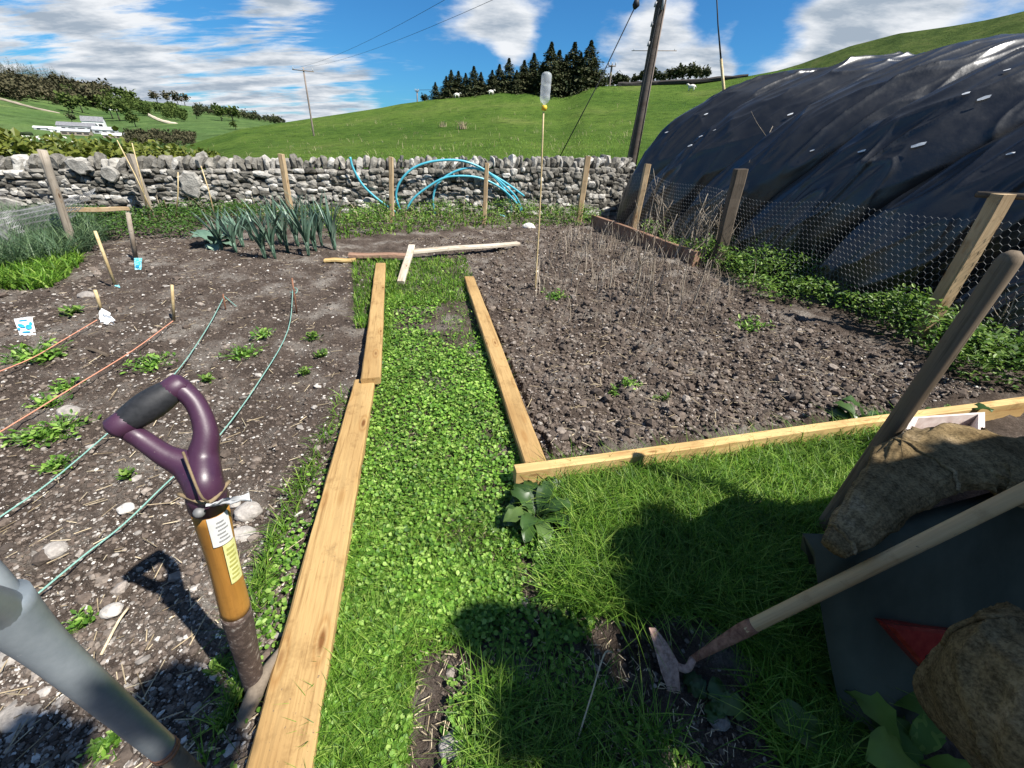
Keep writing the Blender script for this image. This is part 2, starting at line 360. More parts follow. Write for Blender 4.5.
M_['ink'] = simple('grey_ink', (.25, .25, .25), (.4, .4, .4), 60, .5, bs=0)
M_['oliveink'] = simple('olive_ink', (.35, .33, .08), (.5, .48, .15), 60, .5, bs=0)
M_['yellowcap'] = simple('yellow_cap', (.75, .45, .03), (.85, .55, .05), 20, .4, bs=0)
M_['bamboo'] = woodmat('bamboo', (.42, .3, .14), (.62, .5, .28), False, .5)
M_['pinkstone'] = simple('pale_pink_ceramic', (.5, .4, .36), (.68, .6, .56), 14, .5, bs=.2)
def hessian():
    m, nt, b = mat('hessian'); tc = nt.nodes.new('ShaderNodeTexCoord')
    c0 = noise(nt, 5, 5, .65)
    ws = []
    for d in ('X', 'Z'):
        w = N(nt, 'ShaderNodeTexWave', i_Scale=9., i_Distortion=.6, i_Detail=2.); w.bands_direction = d; nt.links.new(tc.outputs['Object'], w.inputs[0]); ws.append(w.outputs['Fac'])
    mm = nt.nodes.new('ShaderNodeMath'); mm.operation = 'ADD'; nt.links.new(ws[0], mm.inputs[0]); nt.links.new(ws[1], mm.inputs[1])
    r = ramp(nt, c0, [(.3, (.11, .075, .035)), (.55, (.2, .145, .075)), (.75, (.30, .23, .145))])
    fz = noise(nt, 130, 3, .7, st=(1, 1, 1)); mm2 = nt.nodes.new('ShaderNodeMath'); mm2.operation = 'MULTIPLY_ADD'; nt.links.new(mm.outputs[0], mm2.inputs[0]); mm2.inputs[1].default_value = .07; nt.links.new(fz, mm2.inputs[2]); mm = mm2; wv = nt.nodes.new('ShaderNodeMath'); wv.operation = 'MULTIPLY_ADD'
    sn = []
    for an, fr in (('su', 38.), ('sv', 60.)):
        q = nt.nodes.new('ShaderNodeMath'); q.operation = 'MULTIPLY'; q.inputs[1].default_value = fr; nt.links.new(attr(nt, an), q.inputs[0]); q2 = nt.nodes.new('ShaderNodeMath'); q2.operation = 'SINE'; nt.links.new(q.outputs[0], q2.inputs[0]); sn.append(q2.outputs[0])
    q = nt.nodes.new('ShaderNodeMath'); q.operation = 'ADD'; nt.links.new(sn[0], q.inputs[0]); nt.links.new(sn[1], q.inputs[1])
    nt.links.new(q.outputs[0], wv.inputs[0]); wv.inputs[1].default_value = .035; nt.links.new(mm.outputs[0], wv.inputs[2]); mm = wv
    r2 = ramp(nt, mm.outputs[0], [(.4, (.4,)*3), (.75, (1.2,)*3)]); c = mixc(nt, 1., r.outputs[0], r2.outputs[0], 'MULTIPLY'); nt.links.new(c, b.inputs['Base Color'])
    b.inputs['Roughness'].default_value = 1; b.inputs['Specular IOR Level'].default_value = .05; bump(nt, b, mm.outputs[0], .35, .003); return m
M_['hessian'] = hessian()
m, nt, b = mat('clear_plastic'); b.inputs['Base Color'].default_value = (.9, .94, .96, 1); b.inputs['Roughness'].default_value = .12; b.inputs['IOR'].default_value = 1.3
tr = nt.nodes.new('ShaderNodeBsdfTransparent'); g = N(nt, 'ShaderNodeMixShader', n_0=.30); b.inputs['Base Color'].default_value = (.75, .8, .83, 1)
nt.links.new(tr.outputs[0], g.inputs[1]); nt.links.new(b.outputs[0], g.inputs[2]); nt.links.new(g.outputs[0], nt.nodes['Material Output'].inputs[0]); M_['bottle'] = m
# ------------------------------------------------------------------ world
SUN = np.array([.70, -.29, 1.0]); SUN /= np.linalg.norm(SUN)
w = bpy.data.worlds.new('World'); SC.world = w; w.use_nodes = True; nt = w.node_tree; bg = nt.nodes['Background']
sky = nt.nodes.new('ShaderNodeTexSky'); sky.sky_type = 'NISHITA'; sky.sun_disc = False
sky.sun_elevation = math.asin(SUN[2]); sky.sun_rotation = math.atan2(SUN[0], SUN[1]); sky.air_density = 1.; sky.dust_density = .3; sky.ozone_density = 2.5
L = nt.links
def MATH(op, a, b=None, c=None):
    n = nt.nodes.new('ShaderNodeMath'); n.operation = op
    for i, s in enumerate((a, b, c)):
        if s is None: continue
        if isinstance(s, (int, float)): n.inputs[i].default_value = s
        else: L.new(s, n.inputs[i])
    return n.outputs[0]
tc = nt.nodes.new('ShaderNodeTexCoord'); sp = nt.nodes.new('ShaderNodeSeparateXYZ'); L.new(tc.outputs['Generated'], sp.inputs[0])
zz = MATH('ADD', MATH('MAXIMUM', sp.outputs[2], 0.), .16)
cx = MATH('DIVIDE', sp.outputs[0], zz); cy = MATH('DIVIDE', sp.outputs[1], zz)
cb = nt.nodes.new('ShaderNodeCombineXYZ'); L.new(cx, cb.inputs[0]); L.new(cy, cb.inputs[1])
def wnoise(scale, det, rough, rot=0, st=(1, 1, 1), dist=0., off=(0, 0, 0)):
    mp = nt.nodes.new('ShaderNodeMapping'); mp.inputs['Rotation'].default_value = (0, 0, rot); mp.inputs['Scale'].default_value = st; mp.inputs['Location'].default_value = off
    L.new(cb.outputs[0], mp.inputs[0]); n = N(nt, 'ShaderNodeTexNoise', i_Scale=scale, i_Detail=det, i_Roughness=rough, i_Distortion=dist); L.new(mp.outputs[0], n.inputs[0]); return n.outputs['Fac']
big = wnoise(1.05, 9, .58, off=(3.1, 1.7, 0), dist=.15)
streak = wnoise(2.1, 9, .64, rot=math.radians(38), st=(.5, 2.0, 1), off=(.4, 2.2, 0), dist=.25)
dirv = nt.nodes.new('ShaderNodeVectorMath'); dirv.operation = 'NORMALIZE'; L.new(tc.outputs['Generated'], dirv.inputs[0])
def blob(px, py, deg, amt):
    d = ray(px, py); d = d/np.linalg.norm(d)
    v = nt.nodes.new('ShaderNodeVectorMath'); v.operation = 'DOT_PRODUCT'; L.new(dirv.outputs[0], v.inputs[0]); v.inputs[1].default_value = d
    mr = nt.nodes.new('ShaderNodeMapRange'); mr.interpolation_type = 'SMOOTHSTEP'; mr.inputs[1].default_value = math.cos(math.radians(deg)); mr.inputs[2].default_value = 1.; mr.inputs[3].default_value = 0; mr.inputs[4].default_value = amt
    L.new(v.outputs['Value'], mr.inputs[0]); return mr.outputs[0]
lw = blob(60, 20, 38, 1.)   # western sky is streaked
base = MATH('ADD', MATH('MULTIPLY', streak, lw), MATH('MULTIPLY', big, MATH('SUBTRACT', 1., lw)))
bias = MATH('ADD', blob(20, 30, 24, .12), blob(300, 6000, 75, .04))
for a in ((215, 62, 9, -.14), (385, 28, 13, -.20), (640, 2, 10, -.2), (690, 45, 9, .24), (630, 55, 7, .2), (850, 30, 9, .2), (800, 78, 6, .18), (775, 40, 4.5, -.16), (740, 0, 5, -.2), (905, 8, 7, .12),
          (395, 88, 7, .14), (290, 98, 7, .14), (245, 82, 5, .10), (120, 45, 6, .08), (340, 95, 5, .14), (330, 60, 7, .06), (300, 10, 7, .10), (505, 50, 5, .16), (455, 8, 5, .12), (560, 30, 5, -.15), (480, 70, 4, -.08), (990, 5, 7, .12), (945, 12, 4, -.15), (160, 92, 8, .12), (440, 50, 5, .02)):
    bias = MATH('ADD', bias, blob(*a))
cov = MATH('ADD', base, bias)
mk_ = nt.nodes.new('ShaderNodeMapRange'); mk_.interpolation_type = 'SMOOTHSTEP'; mk_.inputs[1].default_value = .49; mk_.inputs[2].default_value = .66; L.new(cov, mk_.inputs[0])
shn = wnoise(2.6, 7, .6, st=(1, 1.6, 1), off=(3.35, 1.45, 0))
sh_ = MATH('ADD', shn, MATH('MULTIPLY', MATH('SUBTRACT', cov, .6), .55))
cr = nt.nodes.new('ShaderNodeValToRGB'); e = cr.color_ramp.elements; e[0].position = .42; e[0].color = (.93, .96, 1., 1); e[1].position = .68; e[1].color = (.4, .48, .58, 1); L.new(sh_, cr.inputs[0])
cs = nt.nodes.new('ShaderNodeVectorMath'); cs.operation = 'SCALE'; cs.inputs['Scale'].default_value = 9.6; L.new(cr.outputs[0], cs.inputs[0])
tint = nt.nodes.new('ShaderNodeMix'); tint.data_type = 'RGBA'; tint.blend_type = 'MULTIPLY'; tint.inputs[0].default_value = 1.; L.new(sky.outputs[0], tint.inputs[6]); tint.inputs[7].default_value = (.30, .80, 1.22, 1)
mx = nt.nodes.new('ShaderNodeMix'); mx.data_type = 'RGBA'; L.new(mk_.outputs[0], mx.inputs[0]); L.new(tint.outputs[2], mx.inputs[6]); L.new(cs.outputs[0], mx.inputs[7])
L.new(mx.outputs[2], bg.inputs[0]); bg.inputs[1].default_value = .05
sl = bpy.data.lights.new('sun', 'SUN'); sl.energy = 5.0; sl.angle = math.radians(.5); sl.color = (1, .955, .88); so = bpy.data.objects.new('sun', sl); COL.objects.link(so)
so.rotation_euler = Vector(SUN.tolist()).to_track_quat('Z', 'Y').to_euler(); so.location = (5, -5, 20)
vs = SC.view_settings; vs.view_transform = 'Standard'; vs.look = 'None'; vs.gamma = 1; vs.use_curve_mapping = False; vs.exposure = 1.0
# ------------------------------------------------------------------ terrain
NW = np.array([-.309, .951]); DW = 10.7; TW = np.array([.951, .309])   # wall line
def wall_pt(s): return NW*DW+TW*s
def wall_at_x(x): return (DW-NW[0]*x)/NW[1]
AZN = math.atan2(NW[0], NW[1])
def rw(az):
    c = np.cos(az-AZN); return np.where(c > .5, DW/np.maximum(c, .5), DW/.5)
# garden polygons (image outlines of the real ground patches)
def inpoly(x, y, poly):
    ins = np.zeros(len(x), bool); n = len(poly)
    for i in range(n):
        x1, y1 = poly[i]; x2, y2 = poly[(i+1) % n]
        c = ((y1 > y) != (y2 > y)) & (x < (x2-x1)*(y-y1)/(y2-y1+1e-12)+x1); ins ^= c
    return ins
def wpoly(pts): return [tuple(gp(*p)[:2]) for p in pts]
PATH = wpoly([(300, 768), (372, 384), (383, 262), (466, 258), (500, 340), (547, 466), (515, 480), (470, 768)])
RBED = wpoly([(552, 462), (472, 276), (520, 245), (575, 222), (690, 268), (760, 300), (915, 365), (940, 400), (1010, 396)])
def gz(x, y):
    """garden ground height"""
    x = np.asarray(x, float); y = np.asarray(y, float)
    z = fbm(x*.5, y*.5, 3, 5)*.06
    nf = np.clip((np.hypot(x, y))/9, 0, 1)
    inr = inpoly(x.ravel(), y.ravel(), RBED).reshape(x.shape); inp = inpoly(x.ravel(), y.ravel(), PATH).reshape(x.shape)
    amp = np.where(inr, .13, np.where(inp, .03, .07))
    z = z+fbm(x*5, y*5, 4, 11)*amp+fbm(x*19, y*19, 3, 31)*amp*.8+np.where(inr, .03, 0)
    return z
def polar(name, az, R, zf, mat_, smooth=True):
    A, Rr = np.meshgrid(az, np.arange(R) if np.isscalar(R) else R, indexing='ij')
    if callable(zf):
        X, Y, Z = zf(A, Rr)
    V = np.stack([X, Y, Z], -1).reshape(-1, 3); na, nr = A.shape
    i = np.arange(na-1)[:, None]*nr+np.arange(nr-1)[None]; F = np.stack([i, i+1, i+nr+1, i+nr], -1).reshape(-1, 4)
    return mk(name, V, F[:, ::-1], mat_, smooth=smooth, base=(0, 0, 0))
az_g = np.concatenate([np.linspace(-math.pi, -1.35, 60)[:-1], np.linspace(-1.35, 1.25, 760), np.linspace(1.25, math.pi, 70)[1:]])
t = np.linspace(0, 1, 470)
def soilf(A, T):
    rmax = rw(A)+.25; r = .05*np.power(rmax/.05, T**.8*1.0)
    X = r*np.sin(A); Y = r*np.cos(A); return X, Y, gz(X, Y)
tag(polar('ground', az_g, t, soilf, M_['soil']), 'brown crumbly garden soil of the two vegetable beds and the path', 'soil', kind='structure')
# hill field
RIDGE = [(-60, 200), (60, 190), (140, 164), (175, 150), (200, 141), (240, 129), (300, 120), (380, 108), (400, 104), (430, 100), (470, 96), (500, 92), (540, 93), (565, 95), (590, 86), (620, 85), (660, 84), (700, 83), (745, 76), (790, 68), (1060, 62)]
ra = np.array([azel(*p) for p in RIDGE]); o_ = np.argsort(ra[:, 0]); ra = ra[o_]
R0 = 85.
def hillz(A, r):
    elr = np.interp(A, ra[:, 0], ra[:, 1]); w0 = rw(A)
    el0 = np.arctan2(-.1-H, w0-.1)
    s = np.clip((r-w0)/(R0-w0), 0, 1)
    el = el0+(elr-el0)*s**.42
    z = H+r*np.tan(el)
    X = r*np.sin(A); Y = r*np.cos(A)
    z = z+np.clip((r-14)/30, 0, 1)*fbm(X*.06, Y*.06, 3, 77)*.8*np.clip((R0-r)/40, 0, 1)
    z = np.where(r > R0, H+R0*np.tan(elr)-(r-R0)*.12, z); return z
def hillf(A, T):
    w0 = rw(A)-.12; r = w0+(150-w0)*T**1.7
    return r*np.sin(A), r*np.cos(A), hillz(A, r)
tag(polar('hill', np.linspace(-math.pi, math.pi, 720), np.linspace(0, 1, 150), hillf, M_['hill']), 'green grass hillside rising behind the dry stone wall', 'hill', kind='structure')
# rough hill at right
RR = [(560, 100), (640, 92), (700, 82), (745, 77), (765, 74), (800, 64), (850, 46), (900, 33), (950, 26), (985, 20), (1024, 11), (1150, -10), (1400, -20)]
rb = np.array([azel(*p) for p in RR])
def rhill(A, T):
    r = 92+T*170; el = np.interp(A, rb[:, 0], rb[:, 1]); e0 = math.radians(-3)
    s = T/.8; z = np.where(s < 1, H+r*np.tan(e0+(el-e0)*np.clip(s, 0, 1)**.7), H+(92+.8*170)*np.tan(el)-(s-1)*30)
    X = r*np.sin(A); Y = r*np.cos(A); z = z+fbm(X*.08, Y*.08, 4, 9)*2.2*np.clip(s, 0, 1)*(s < 1)*np.clip((1-s)*5, 0.15, 1)
    return X, Y, z
tag(polar('rough_hill', np.linspace(rb[0, 0], rb[-1, 0], 260), np.linspace(0, 1, 120), rhill, M_['roughhill']), 'dark rough grass hill rising above the black plastic tunnel', 'hill', kind='structure')
# far valley on the left
VX = [-160, 0, 50, 100, 150, 200, 250, 290, 340]
VR = [120, 300, 480, 620, 900, 1300, 1500]
VY = {-160: [190, 150, 126, 108, 80, 40, 35], 0: [175, 146, 133, 118, 96, 72, 70], 50: [172, 148, 136, 124, 104, 82, 80], 100: [170, 149, 138, 128, 115, 94, 92], 150: [168, 150, 138, 127, 115, 102, 101],
      200: [160, 148, 137, 126, 116, 108, 107], 250: [155, 146, 136, 128, 121, 117, 116], 290: [152, 146, 138, 132, 127, 124, 123.5], 340: [150, 146, 140, 135, 131, 130, 129]}
va = np.array([azel(x, 120)[0] for x in VX]); ve = np.array([[azel(x, y)[1] for y in VY[x]] for x in VX])
def valel(A, r):
    A = np.asarray(A, float); r = np.asarray(r, float); sh = A.shape; A = A.ravel(); r = r.ravel()
    ai = np.clip(np.searchsorted(va, A)-1, 0, len(va)-2); fa = np.clip((A-va[ai])/(va[ai+1]-va[ai]), 0, 1)
    out = np.zeros(len(A)); ri = np.clip(np.searchsorted(VR, r)-1, 0, len(VR)-2); V_ = np.array(VR, float); fr = np.clip((r-V_[ri])/(V_[ri+1]-V_[ri]), 0, 1)
    for i in range(2):
        for j in range(2):
            out += ve[ai+i, ri+j]*(fa if i else 1-fa)*(fr if j else 1-fr)
    return out.reshape(sh)
def valf(A, T):
    r = 120*np.power(12.5, T); el = valel(A, r); z = H+r*np.tan(el); z = np.where(T > .995, z-60, z)
    return r*np.sin(A), r*np.cos(A), z
tag(polar('valley', np.linspace(va[0], va[-1], 200), np.linspace(0, 1, 160), valf, M_['valley']), 'distant green valley and farmed hillside at the left', 'valley', kind='structure')
# lower surrounding land out to the horizon
V = []; rr = [100, 300, 1200, 6000]
A = np.linspace(0, TAU, 97)
for r in rr: V += [(r*math.sin(a), r*math.cos(a), -14-r*.012) for a in A]
F = [[i*97+j, i*97+j+1, (i+1)*97+j+1, (i+1)*97+j] for i in range(3) for j in range(96)]
tag(mk('terrain', V, F, M_['valley'], base=(0, 0, 0)), 'low surrounding farmland reaching the horizon', 'terrain', kind='structure')
def far_pt(px, py, lo=130, hi=1450):
    a, e = azel(px, py); rs = np.linspace(lo, hi, 500); el = valel(np.full(500, a), rs); i = int(np.argmin(np.abs(el-e)))
    r = rs[i]; return np.array([r*math.sin(a), r*math.cos(a), H+r*math.tan(el[i])]), r
def hill_pt(px, py):
    a, e = azel(px, py); rs = np.linspace(float(rw(a))+1, R0, 400); z = hillz(np.full(400, a), rs); el = np.arctan2(z-H, rs); i = int(np.argmin(np.abs(el-e)))
    return np.array([rs[i]*math.sin(a), rs[i]*math.cos(a), z[i]]), rs[i]
#PART2
# ================================================================== far things
def crown_cards(n, rad, hgt, base, size, pw=1., shape='round'):
    """leaf cards spread through a lumpy crown volume"""
    nl = max(5, n//45); lc = RNG.standard_normal((nl, 3)); lc /= np.linalg.norm(lc, axis=1)[:, None]; lc *= (RNG.random(nl)**.4)[:, None]*.62
    k = RNG.integers(0, nl, n); P = lc[k]+RNG.standard_normal((n, 3))*.2
    P[:, 0] *= rad; P[:, 1] *= rad; P[:, 2] = base+hgt*.5+P[:, 2]*hgt*.55
    return P
CARD = np.array([[0, 0, 0], [.4, .4, .1], [1, .1, 0], [.55, -.4, .1], [.2, -.3, 0]]); CARDF = np.array([[0, 1, 2], [0, 2, 3], [0, 3, 4]])
def broad_tree(name, loc, h, w_, mt, label, cat='tree', group=None, n=260):
    t = thing(name, loc, label, cat, group)
    P = crown_cards(n, w_*.62, h*.85, h*.12, h)+loc
    V, F, r = leaves_np(P, h*.13*(.6+RNG.random(n)), 1., (-.8, 1.2), T=CARD, TF=CARDF)
    mk('crown', V, F, mt, t, attr={'rnd': r})
    mb = MB(); mb.add(*tube([loc-[0, 0, h*.04], loc+[h*.01, 0, h*.3], loc+[0, 0, h*.7]], [h*.035, h*.025, h*.01], 6)); mb.build('trunk', M_['bark'], t); return t
def conifer_mesh(h, w_, n=900, bare=.12, p=1.1):
    # tiers of drooping boughs
    z = RNG.random(n)**.85; hh = bare*h+z*h*(1-bare); rad = w_*(1-z)**p*(.85+.3*np.sin(z*34+RNG.random()*6))*(.55+.6*RNG.random(n))+.01*h*(1-z)
    az = RNG.random(n)*TAU; rad = rad*(1+.3*np.sin(az*3+RNG.random()*6)); s = RNG.random(n)**.5
    P = np.stack([np.cos(az)*rad*s, np.sin(az)*rad*s, hh-rad*s*.25], 1)
    V, F, r = leaves_np(P, h*.062*(.5+RNG.random(n))*(1.15-.75*z), .8, (-.9, .3), az=az+RNG.standard_normal(n)*.4, T=CARD, TF=CARDF); return V, F, r
# hillside conifers beyond the field
CON = [(436, 99, 82), (447, 100, 76), (452, 100, 70), (459, 99, 71), (466, 98, 73), (474, 97, 66), (481, 97, 72), (492, 96, 70), (499, 95, 64), (508, 94, 58), (516, 94, 70), (523, 93, 60), (532, 94, 53), (541, 95, 62), (548, 95, 42), (556, 96, 50), (563, 96, 55), (570, 95, 42), (577, 93, 52), (586, 90, 40), (591, 88, 56)]
protoV = [conifer_mesh(10., 5.2+.8*(i % 2), 4200, .03+.02*i, 1.) for i in range(4)]
cprot = []
cwords = ['leftmost and isolated', 'second from the left, lower', 'third from the left', 'fourth from the left', 'fifth from the left', 'sixth from the left with a thin tip', 'seventh from the left', 'eighth from the left', 'ninth from the left', 'tenth from the left, tall', 'eleventh from the left', 'twelfth from the left', 'thirteenth from the left, tall', 'fourteenth from the left', 'fifteenth from the left, very tall', 'directly above and behind the upturned bottle', 'just right of the bottle', 'fifth from the right end, tall', 'third from the right end', 'tallest near the right end', 'last at the right end, dipping into the hollow']
for i, (px, yb, yt) in enumerate(CON):
    a, _ = azel(px, yb); r = 84+RNG.random()*5; z0 = float(hillz(np.array([a]), np.array([min(r, R0)]))[0])-1
    p = np.array([r*math.sin(a), r*math.cos(a), z0]); et = azel(px, yt)[1]; h = H+r*math.tan(et)-z0
    lab = 'dark brow conifer, '+cwords[i]
    if i < 4:
        V, F, rr_ = protoV[i]; t = thing('conifer_tree', p, lab, 'conifer', 'conifers in the clump on the hill brow')
        c = mk('crown', V+p, F, M_['conifer'], t, attr={'rnd': rr_}); mb = MB(); mb.add(*tube([p-[0, 0, .3], p+[0, 0, 5], p+[0, 0, 9.3]], [.2, .13, .03], 6)); tr_ = mb.build('trunk', M_['bark'], t)
        t.scale = (h/10*1.2, h/10*1.2, h/10); cprot.append(t)
    else: copy_thing(cprot[i % 4], p, RNG.random()*6, (h/10*1.2, h/10*1.2, h/10), lab, 'conifers in the clump on the hill brow')
for k in range(17):
    px = 444+146*(k+.5*RNG.random())/17; top = np.interp(px, [440, 475, 500, 530, 592], [80, 78, 74, 66, 62])+6*RNG.random(); yb = np.interp(px, [440, 500, 590], [99, 95, 91]); a, _ = azel(px, yb); r = 92+4*RNG.random(); z0 = H+r*math.tan(azel(px, yb+3)[1])-.5; h = H+r*math.tan(azel(px, top)[1])-z0
    copy_thing(cprot[k % 4], np.array([r*math.sin(a), r*math.cos(a), z0]), RNG.random()*6, (h/10*1.5, h/10*1.5, h/10), 'dark conifer filling the back of the dense hilltop clump', 'conifers at the back of the hilltop clump')
PINE = [(597, 90, 70), (606, 90, 74), (616, 90, 70), (623, 88, 73), (634, 86, 72), (643, 85, 68), (650, 85, 64), (660, 84, 70), (668, 84, 66), (675, 83, 64), (682, 82, 66), (688, 81, 62), (695, 80, 64), (702, 79, 65), (707, 78, 67), (425, 102, 93), (480, 95, 80)]
pw_ = ['first from the left beside the conifer clump', 'second from the left', 'third from the left by the white pole', 'fourth from the left', 'fifth from the left, just left of the big pole', 'behind the big leaning pole', 'immediately right of the big pole', 'ninth from the right end', 'seventh from the right end', 'sixth from the right end', 'fifth from the right end, tall', 'fourth from the right end', 'third from the right end', 'second from the right end', 'last at the right end', 'tiny sapling alone left of the conifer clump', 'low and round inside the conifer clump']
for i, (px, yb, yt) in enumerate(PINE):
    a, _ = azel(px, yb); r = 93+RNG.random()*5; eb = azel(px, yb+1.5)[1]; z0 = H+r*math.tan(eb)-.5; p = np.array([r*math.sin(a), r*math.cos(a), z0]); h = (H+r*math.tan(azel(px, yt)[1])-z0)
    t = thing('pine_tree', p, 'dark round-topped pine on the skyline, '+pw_[i], 'pine tree', 'pines along the skyline')
    n = 420; P = crown_cards(n, h*.42, h*.66, h*.3, h)+p
    V, F, rr_ = leaves_np(P, h*.11*(.6+RNG.random(n)), 1., (-.8, 1.), T=CARD, TF=CARDF); mk('crown', V, F, M_['conifer'], t, attr={'rnd': rr_})
    mb = MB(); mb.add(*tube([p-[0, 0, .5], p+[0, 0, h*.4], p+[0, 0, h*.8]], [h*.03, h*.022, h*.01], 6)); mb.build('trunk', M_['bark'], t)
# dark field dyke below the pines
def wall_strip(name, pts, r_, hpx, label, cat, mt):
    mb = MB(); 
    V = []; Q = smoothpts([np.array([x, y, 0.]) for x, y in pts], 6); c = []; 
    for q in Q:
        a, e = azel(q[0], q[1]); z = H+r_*math.tan(e); p = np.array([r_*math.sin(a), r_*math.cos(a), z]); rad = hpx/FPX*r_*.5
        c.append((p, rad))
    P, F = tube([a for a, b in c], [b*(1+.25*(RNG.random()-.5)) for a, b in c], 7, rnd=.2); return tag(mk(name, P, F, mt), label, cat)
wall_strip('field_dyke', [(618, 85), (650, 84), (700, 81), (748, 77)], 84, 3.4, 'dark low field wall running along the hilltop below the pines', 'field wall', M_['core'])
# woods of the far hillside
def wood(name, region, n, hr, mt, label, nc=120, conif=False):
    parts = []
    for k in range(n):
        px, py = region(); p, r = far_pt(px, py); h = hr*r/FPX*(.75+.5*RNG.random())
        if conif: V, F, rr_ = conifer_mesh(h*1.0, h*.42, nc, .05); V = V+p
        else:
            P = crown_cards(nc, h*.55, h*.95, 0, h)+p; V, F, rr_ = leaves_np(P, h*.14*(.6+RNG.random(nc)), 1., (-.8, 1.2), T=CARD, TF=CARDF)
        parts.append((V, F, rr_*.5+RNG.random()*.5))
    V, F, r = joinnp(parts); return tag(mk(name, V, F, mt, attr={'rnd': r}), label, 'woodland', kind='stuff')
def band(x0, x1, yt, yb):
    def f():
        x = x0+(x1-x0)*RNG.random(); a = (x-x0)/(x1-x0); t_ = np.interp(a, np.linspace(0, 1, len(yt)), yt); b_ = np.interp(a, np.linspace(0, 1, len(yb)), yb); return x, t_+(b_-t_)*RNG.random()
    return f
wood('conifer_wood', band(-30, 75, [75, 77, 87], [81, 84, 92]), 230, 7, M_['conifer'], 'dark conifer wood along the top of the far hillside', 110, True)
wood('broadleaf_wood', band(-30, 110, [81, 87, 95], [93, 104, 109]), 300, 7, M_['bareleaf'], 'brown budding broadleaf wood below the dark conifers on the far hill')
wood('green_wood', band(60, 185, [95, 101, 114], [99, 113, 122]), 120, 6, M_['broadleaf'], 'mixed green wood along the far hillside crest')
wood('lower_wood', band(128, 198, [139, 135, 141], [146, 146, 148]), 90, 6, M_['bareleaf'], 'brown leafless copse in the dip beside the near hill')
wood('crest_wood', band(196, 284, [111, 117, 124], [114, 119, 125]), 90, 5, M_['conifer'], 'dark wood on the far crest sloping down to the right')
FT = [(73, 113, 11, 'dark round tree standing left of the lone bush in the far field', 'broadleaf'), (83, 113, 10, 'green spreading tree right of the dark round tree in the far field', 'broadleaf'), (73, 124, 6, 'small dark bush alone above the farm', 'conifer'), (94, 107, 14, 'large brown budding tree at the corner of the far wood', 'bareleaf'),
      (120, 121, 12, 'green tree right of the white farmhouse', 'broadleaf'), (113, 119, 10, 'green tree directly above the farmhouse roof', 'broadleaf'), (136, 127, 9, 'green tree between the farm and the brown copse', 'broadleaf'), (157, 101, 8, 'bare round tree on the skyline, leftmost of four', 'bareleaf'),
      (168, 103, 7, 'bare round tree on the skyline, second of four', 'bareleaf'), (178, 104, 8, 'bare round tree on the skyline, third of four', 'bareleaf'), (185, 105, 7, 'bare round tree on the skyline, rightmost of four', 'bareleaf'), (197, 119, 6, 'small dark conifer alone in the far green field', 'conifer'),
      (222, 121, 11, 'round bright green tree in the far field, left of a pair', 'broadleaf'), (233, 121, 12, 'round bright green tree in the far field, right of a pair', 'broadleaf'), (236, 130, 6, 'small green bush above the edge of the near hill', 'broadleaf'), (104, 100, 9, 'brown tree beside the white cottage', 'bareleaf'), (130, 105, 11, 'tall mixed tree right of the white cottage', 'broadleaf')]
for px, py, hp, lab, mt in FT:
    p, r = far_pt(px, py); h = hp*r/FPX; broad_tree('field_tree', p, h, h*.95, M_[mt], lab)
# farm buildings
def gable(name, px, py, wpx, hpx, rpx, mt, rf, label, cat='building', rz=.2, depth=.6, win=3):
    p, r = far_pt(px, py); s = r/FPX; L_, Hh, Rf, D = wpx*s, hpx*s, rpx*s, wpx*s*depth
    t = thing(name, p, label, cat); a = azel(px, py)[0]
    ex = np.array([math.cos(a+rz), -math.sin(a+rz), 0]); ey = np.array([ex[1], -ex[0], 0])*-1
    def W(x, y, z): return p+ex*x+ey*y+np.array([0, 0, z-.5*s])
    x, y = L_/2, D/2; h = Hh+.5*s
    V = [W(-x, -y, 0), W(x, -y, 0), W(x, y, 0), W(-x, y, 0), W(-x, -y, h), W(x, -y, h), W(x, y, h), W(-x, y, h), W(-x, 0, h+Rf), W(x, 0, h+Rf)]
    mk('wall', V, [[0, 1, 5, 4], [2, 3, 7, 6], [1, 2, 6, 9, 5], [3, 0, 4, 8, 7]], mt, t)
    o = .3*s; V = [W(-x-o, -y-o, h-o*.3), W(x+o, -y-o, h-o*.3), W(x+o, 0, h+Rf+.1*s), W(-x-o, 0, h+Rf+.1*s), W(x+o, y+o, h-o*.3), W(-x-o, y+o, h-o*.3)]
    mk('roof', V, [[0, 1, 2, 3], [3, 2, 4, 5]], rf, t)
    for k in range(win):
        cx_ = -x+(k+.5+.5*(win == 0))*L_/win; ww, hh = L_*.09, Hh*.38
        V = [W(cx_-ww, -y-.05*s, h*.4), W(cx_+ww, -y-.05*s, h*.4), W(cx_+ww, -y-.05*s, h*.4+hh), W(cx_-ww, -y-.05*s, h*.4+hh), W(cx_-ww, -y+.02*s, h*.4), W(cx_+ww, -y+.02*s, h*.4), W(cx_+ww, -y+.02*s, h*.4+hh), W(cx_-ww, -y+.02*s, h*.4+hh)]
        mk('window', V, [[0, 1, 2, 3], [0, 4, 5, 1], [3, 2, 6, 7], [1, 5, 6, 2], [0, 3, 7, 4]], M_['dark'], t)
    return t
gable('farmhouse', 97, 130, 10, 4.5, 2.5, M_['white'], M_['roof'], 'white gabled farmhouse above the grey farm sheds')
gable('farmhouse', 90, 127, 5, 2.5, 1.5, M_['white'], M_['roof'], 'small white wing left of the farmhouse', rz=.9)
gable('barn', 80, 131, 17, 2.6, 1.8, M_['greyshed'], M_['roof'], 'long grey slate-roofed barn left of the farmhouse', win=4)
gable('farm_shed', 78, 135, 13, 2., 1.2, M_['old_wood'], M_['greyshed'], 'long low grey shed in front of the slate barn', win=4)
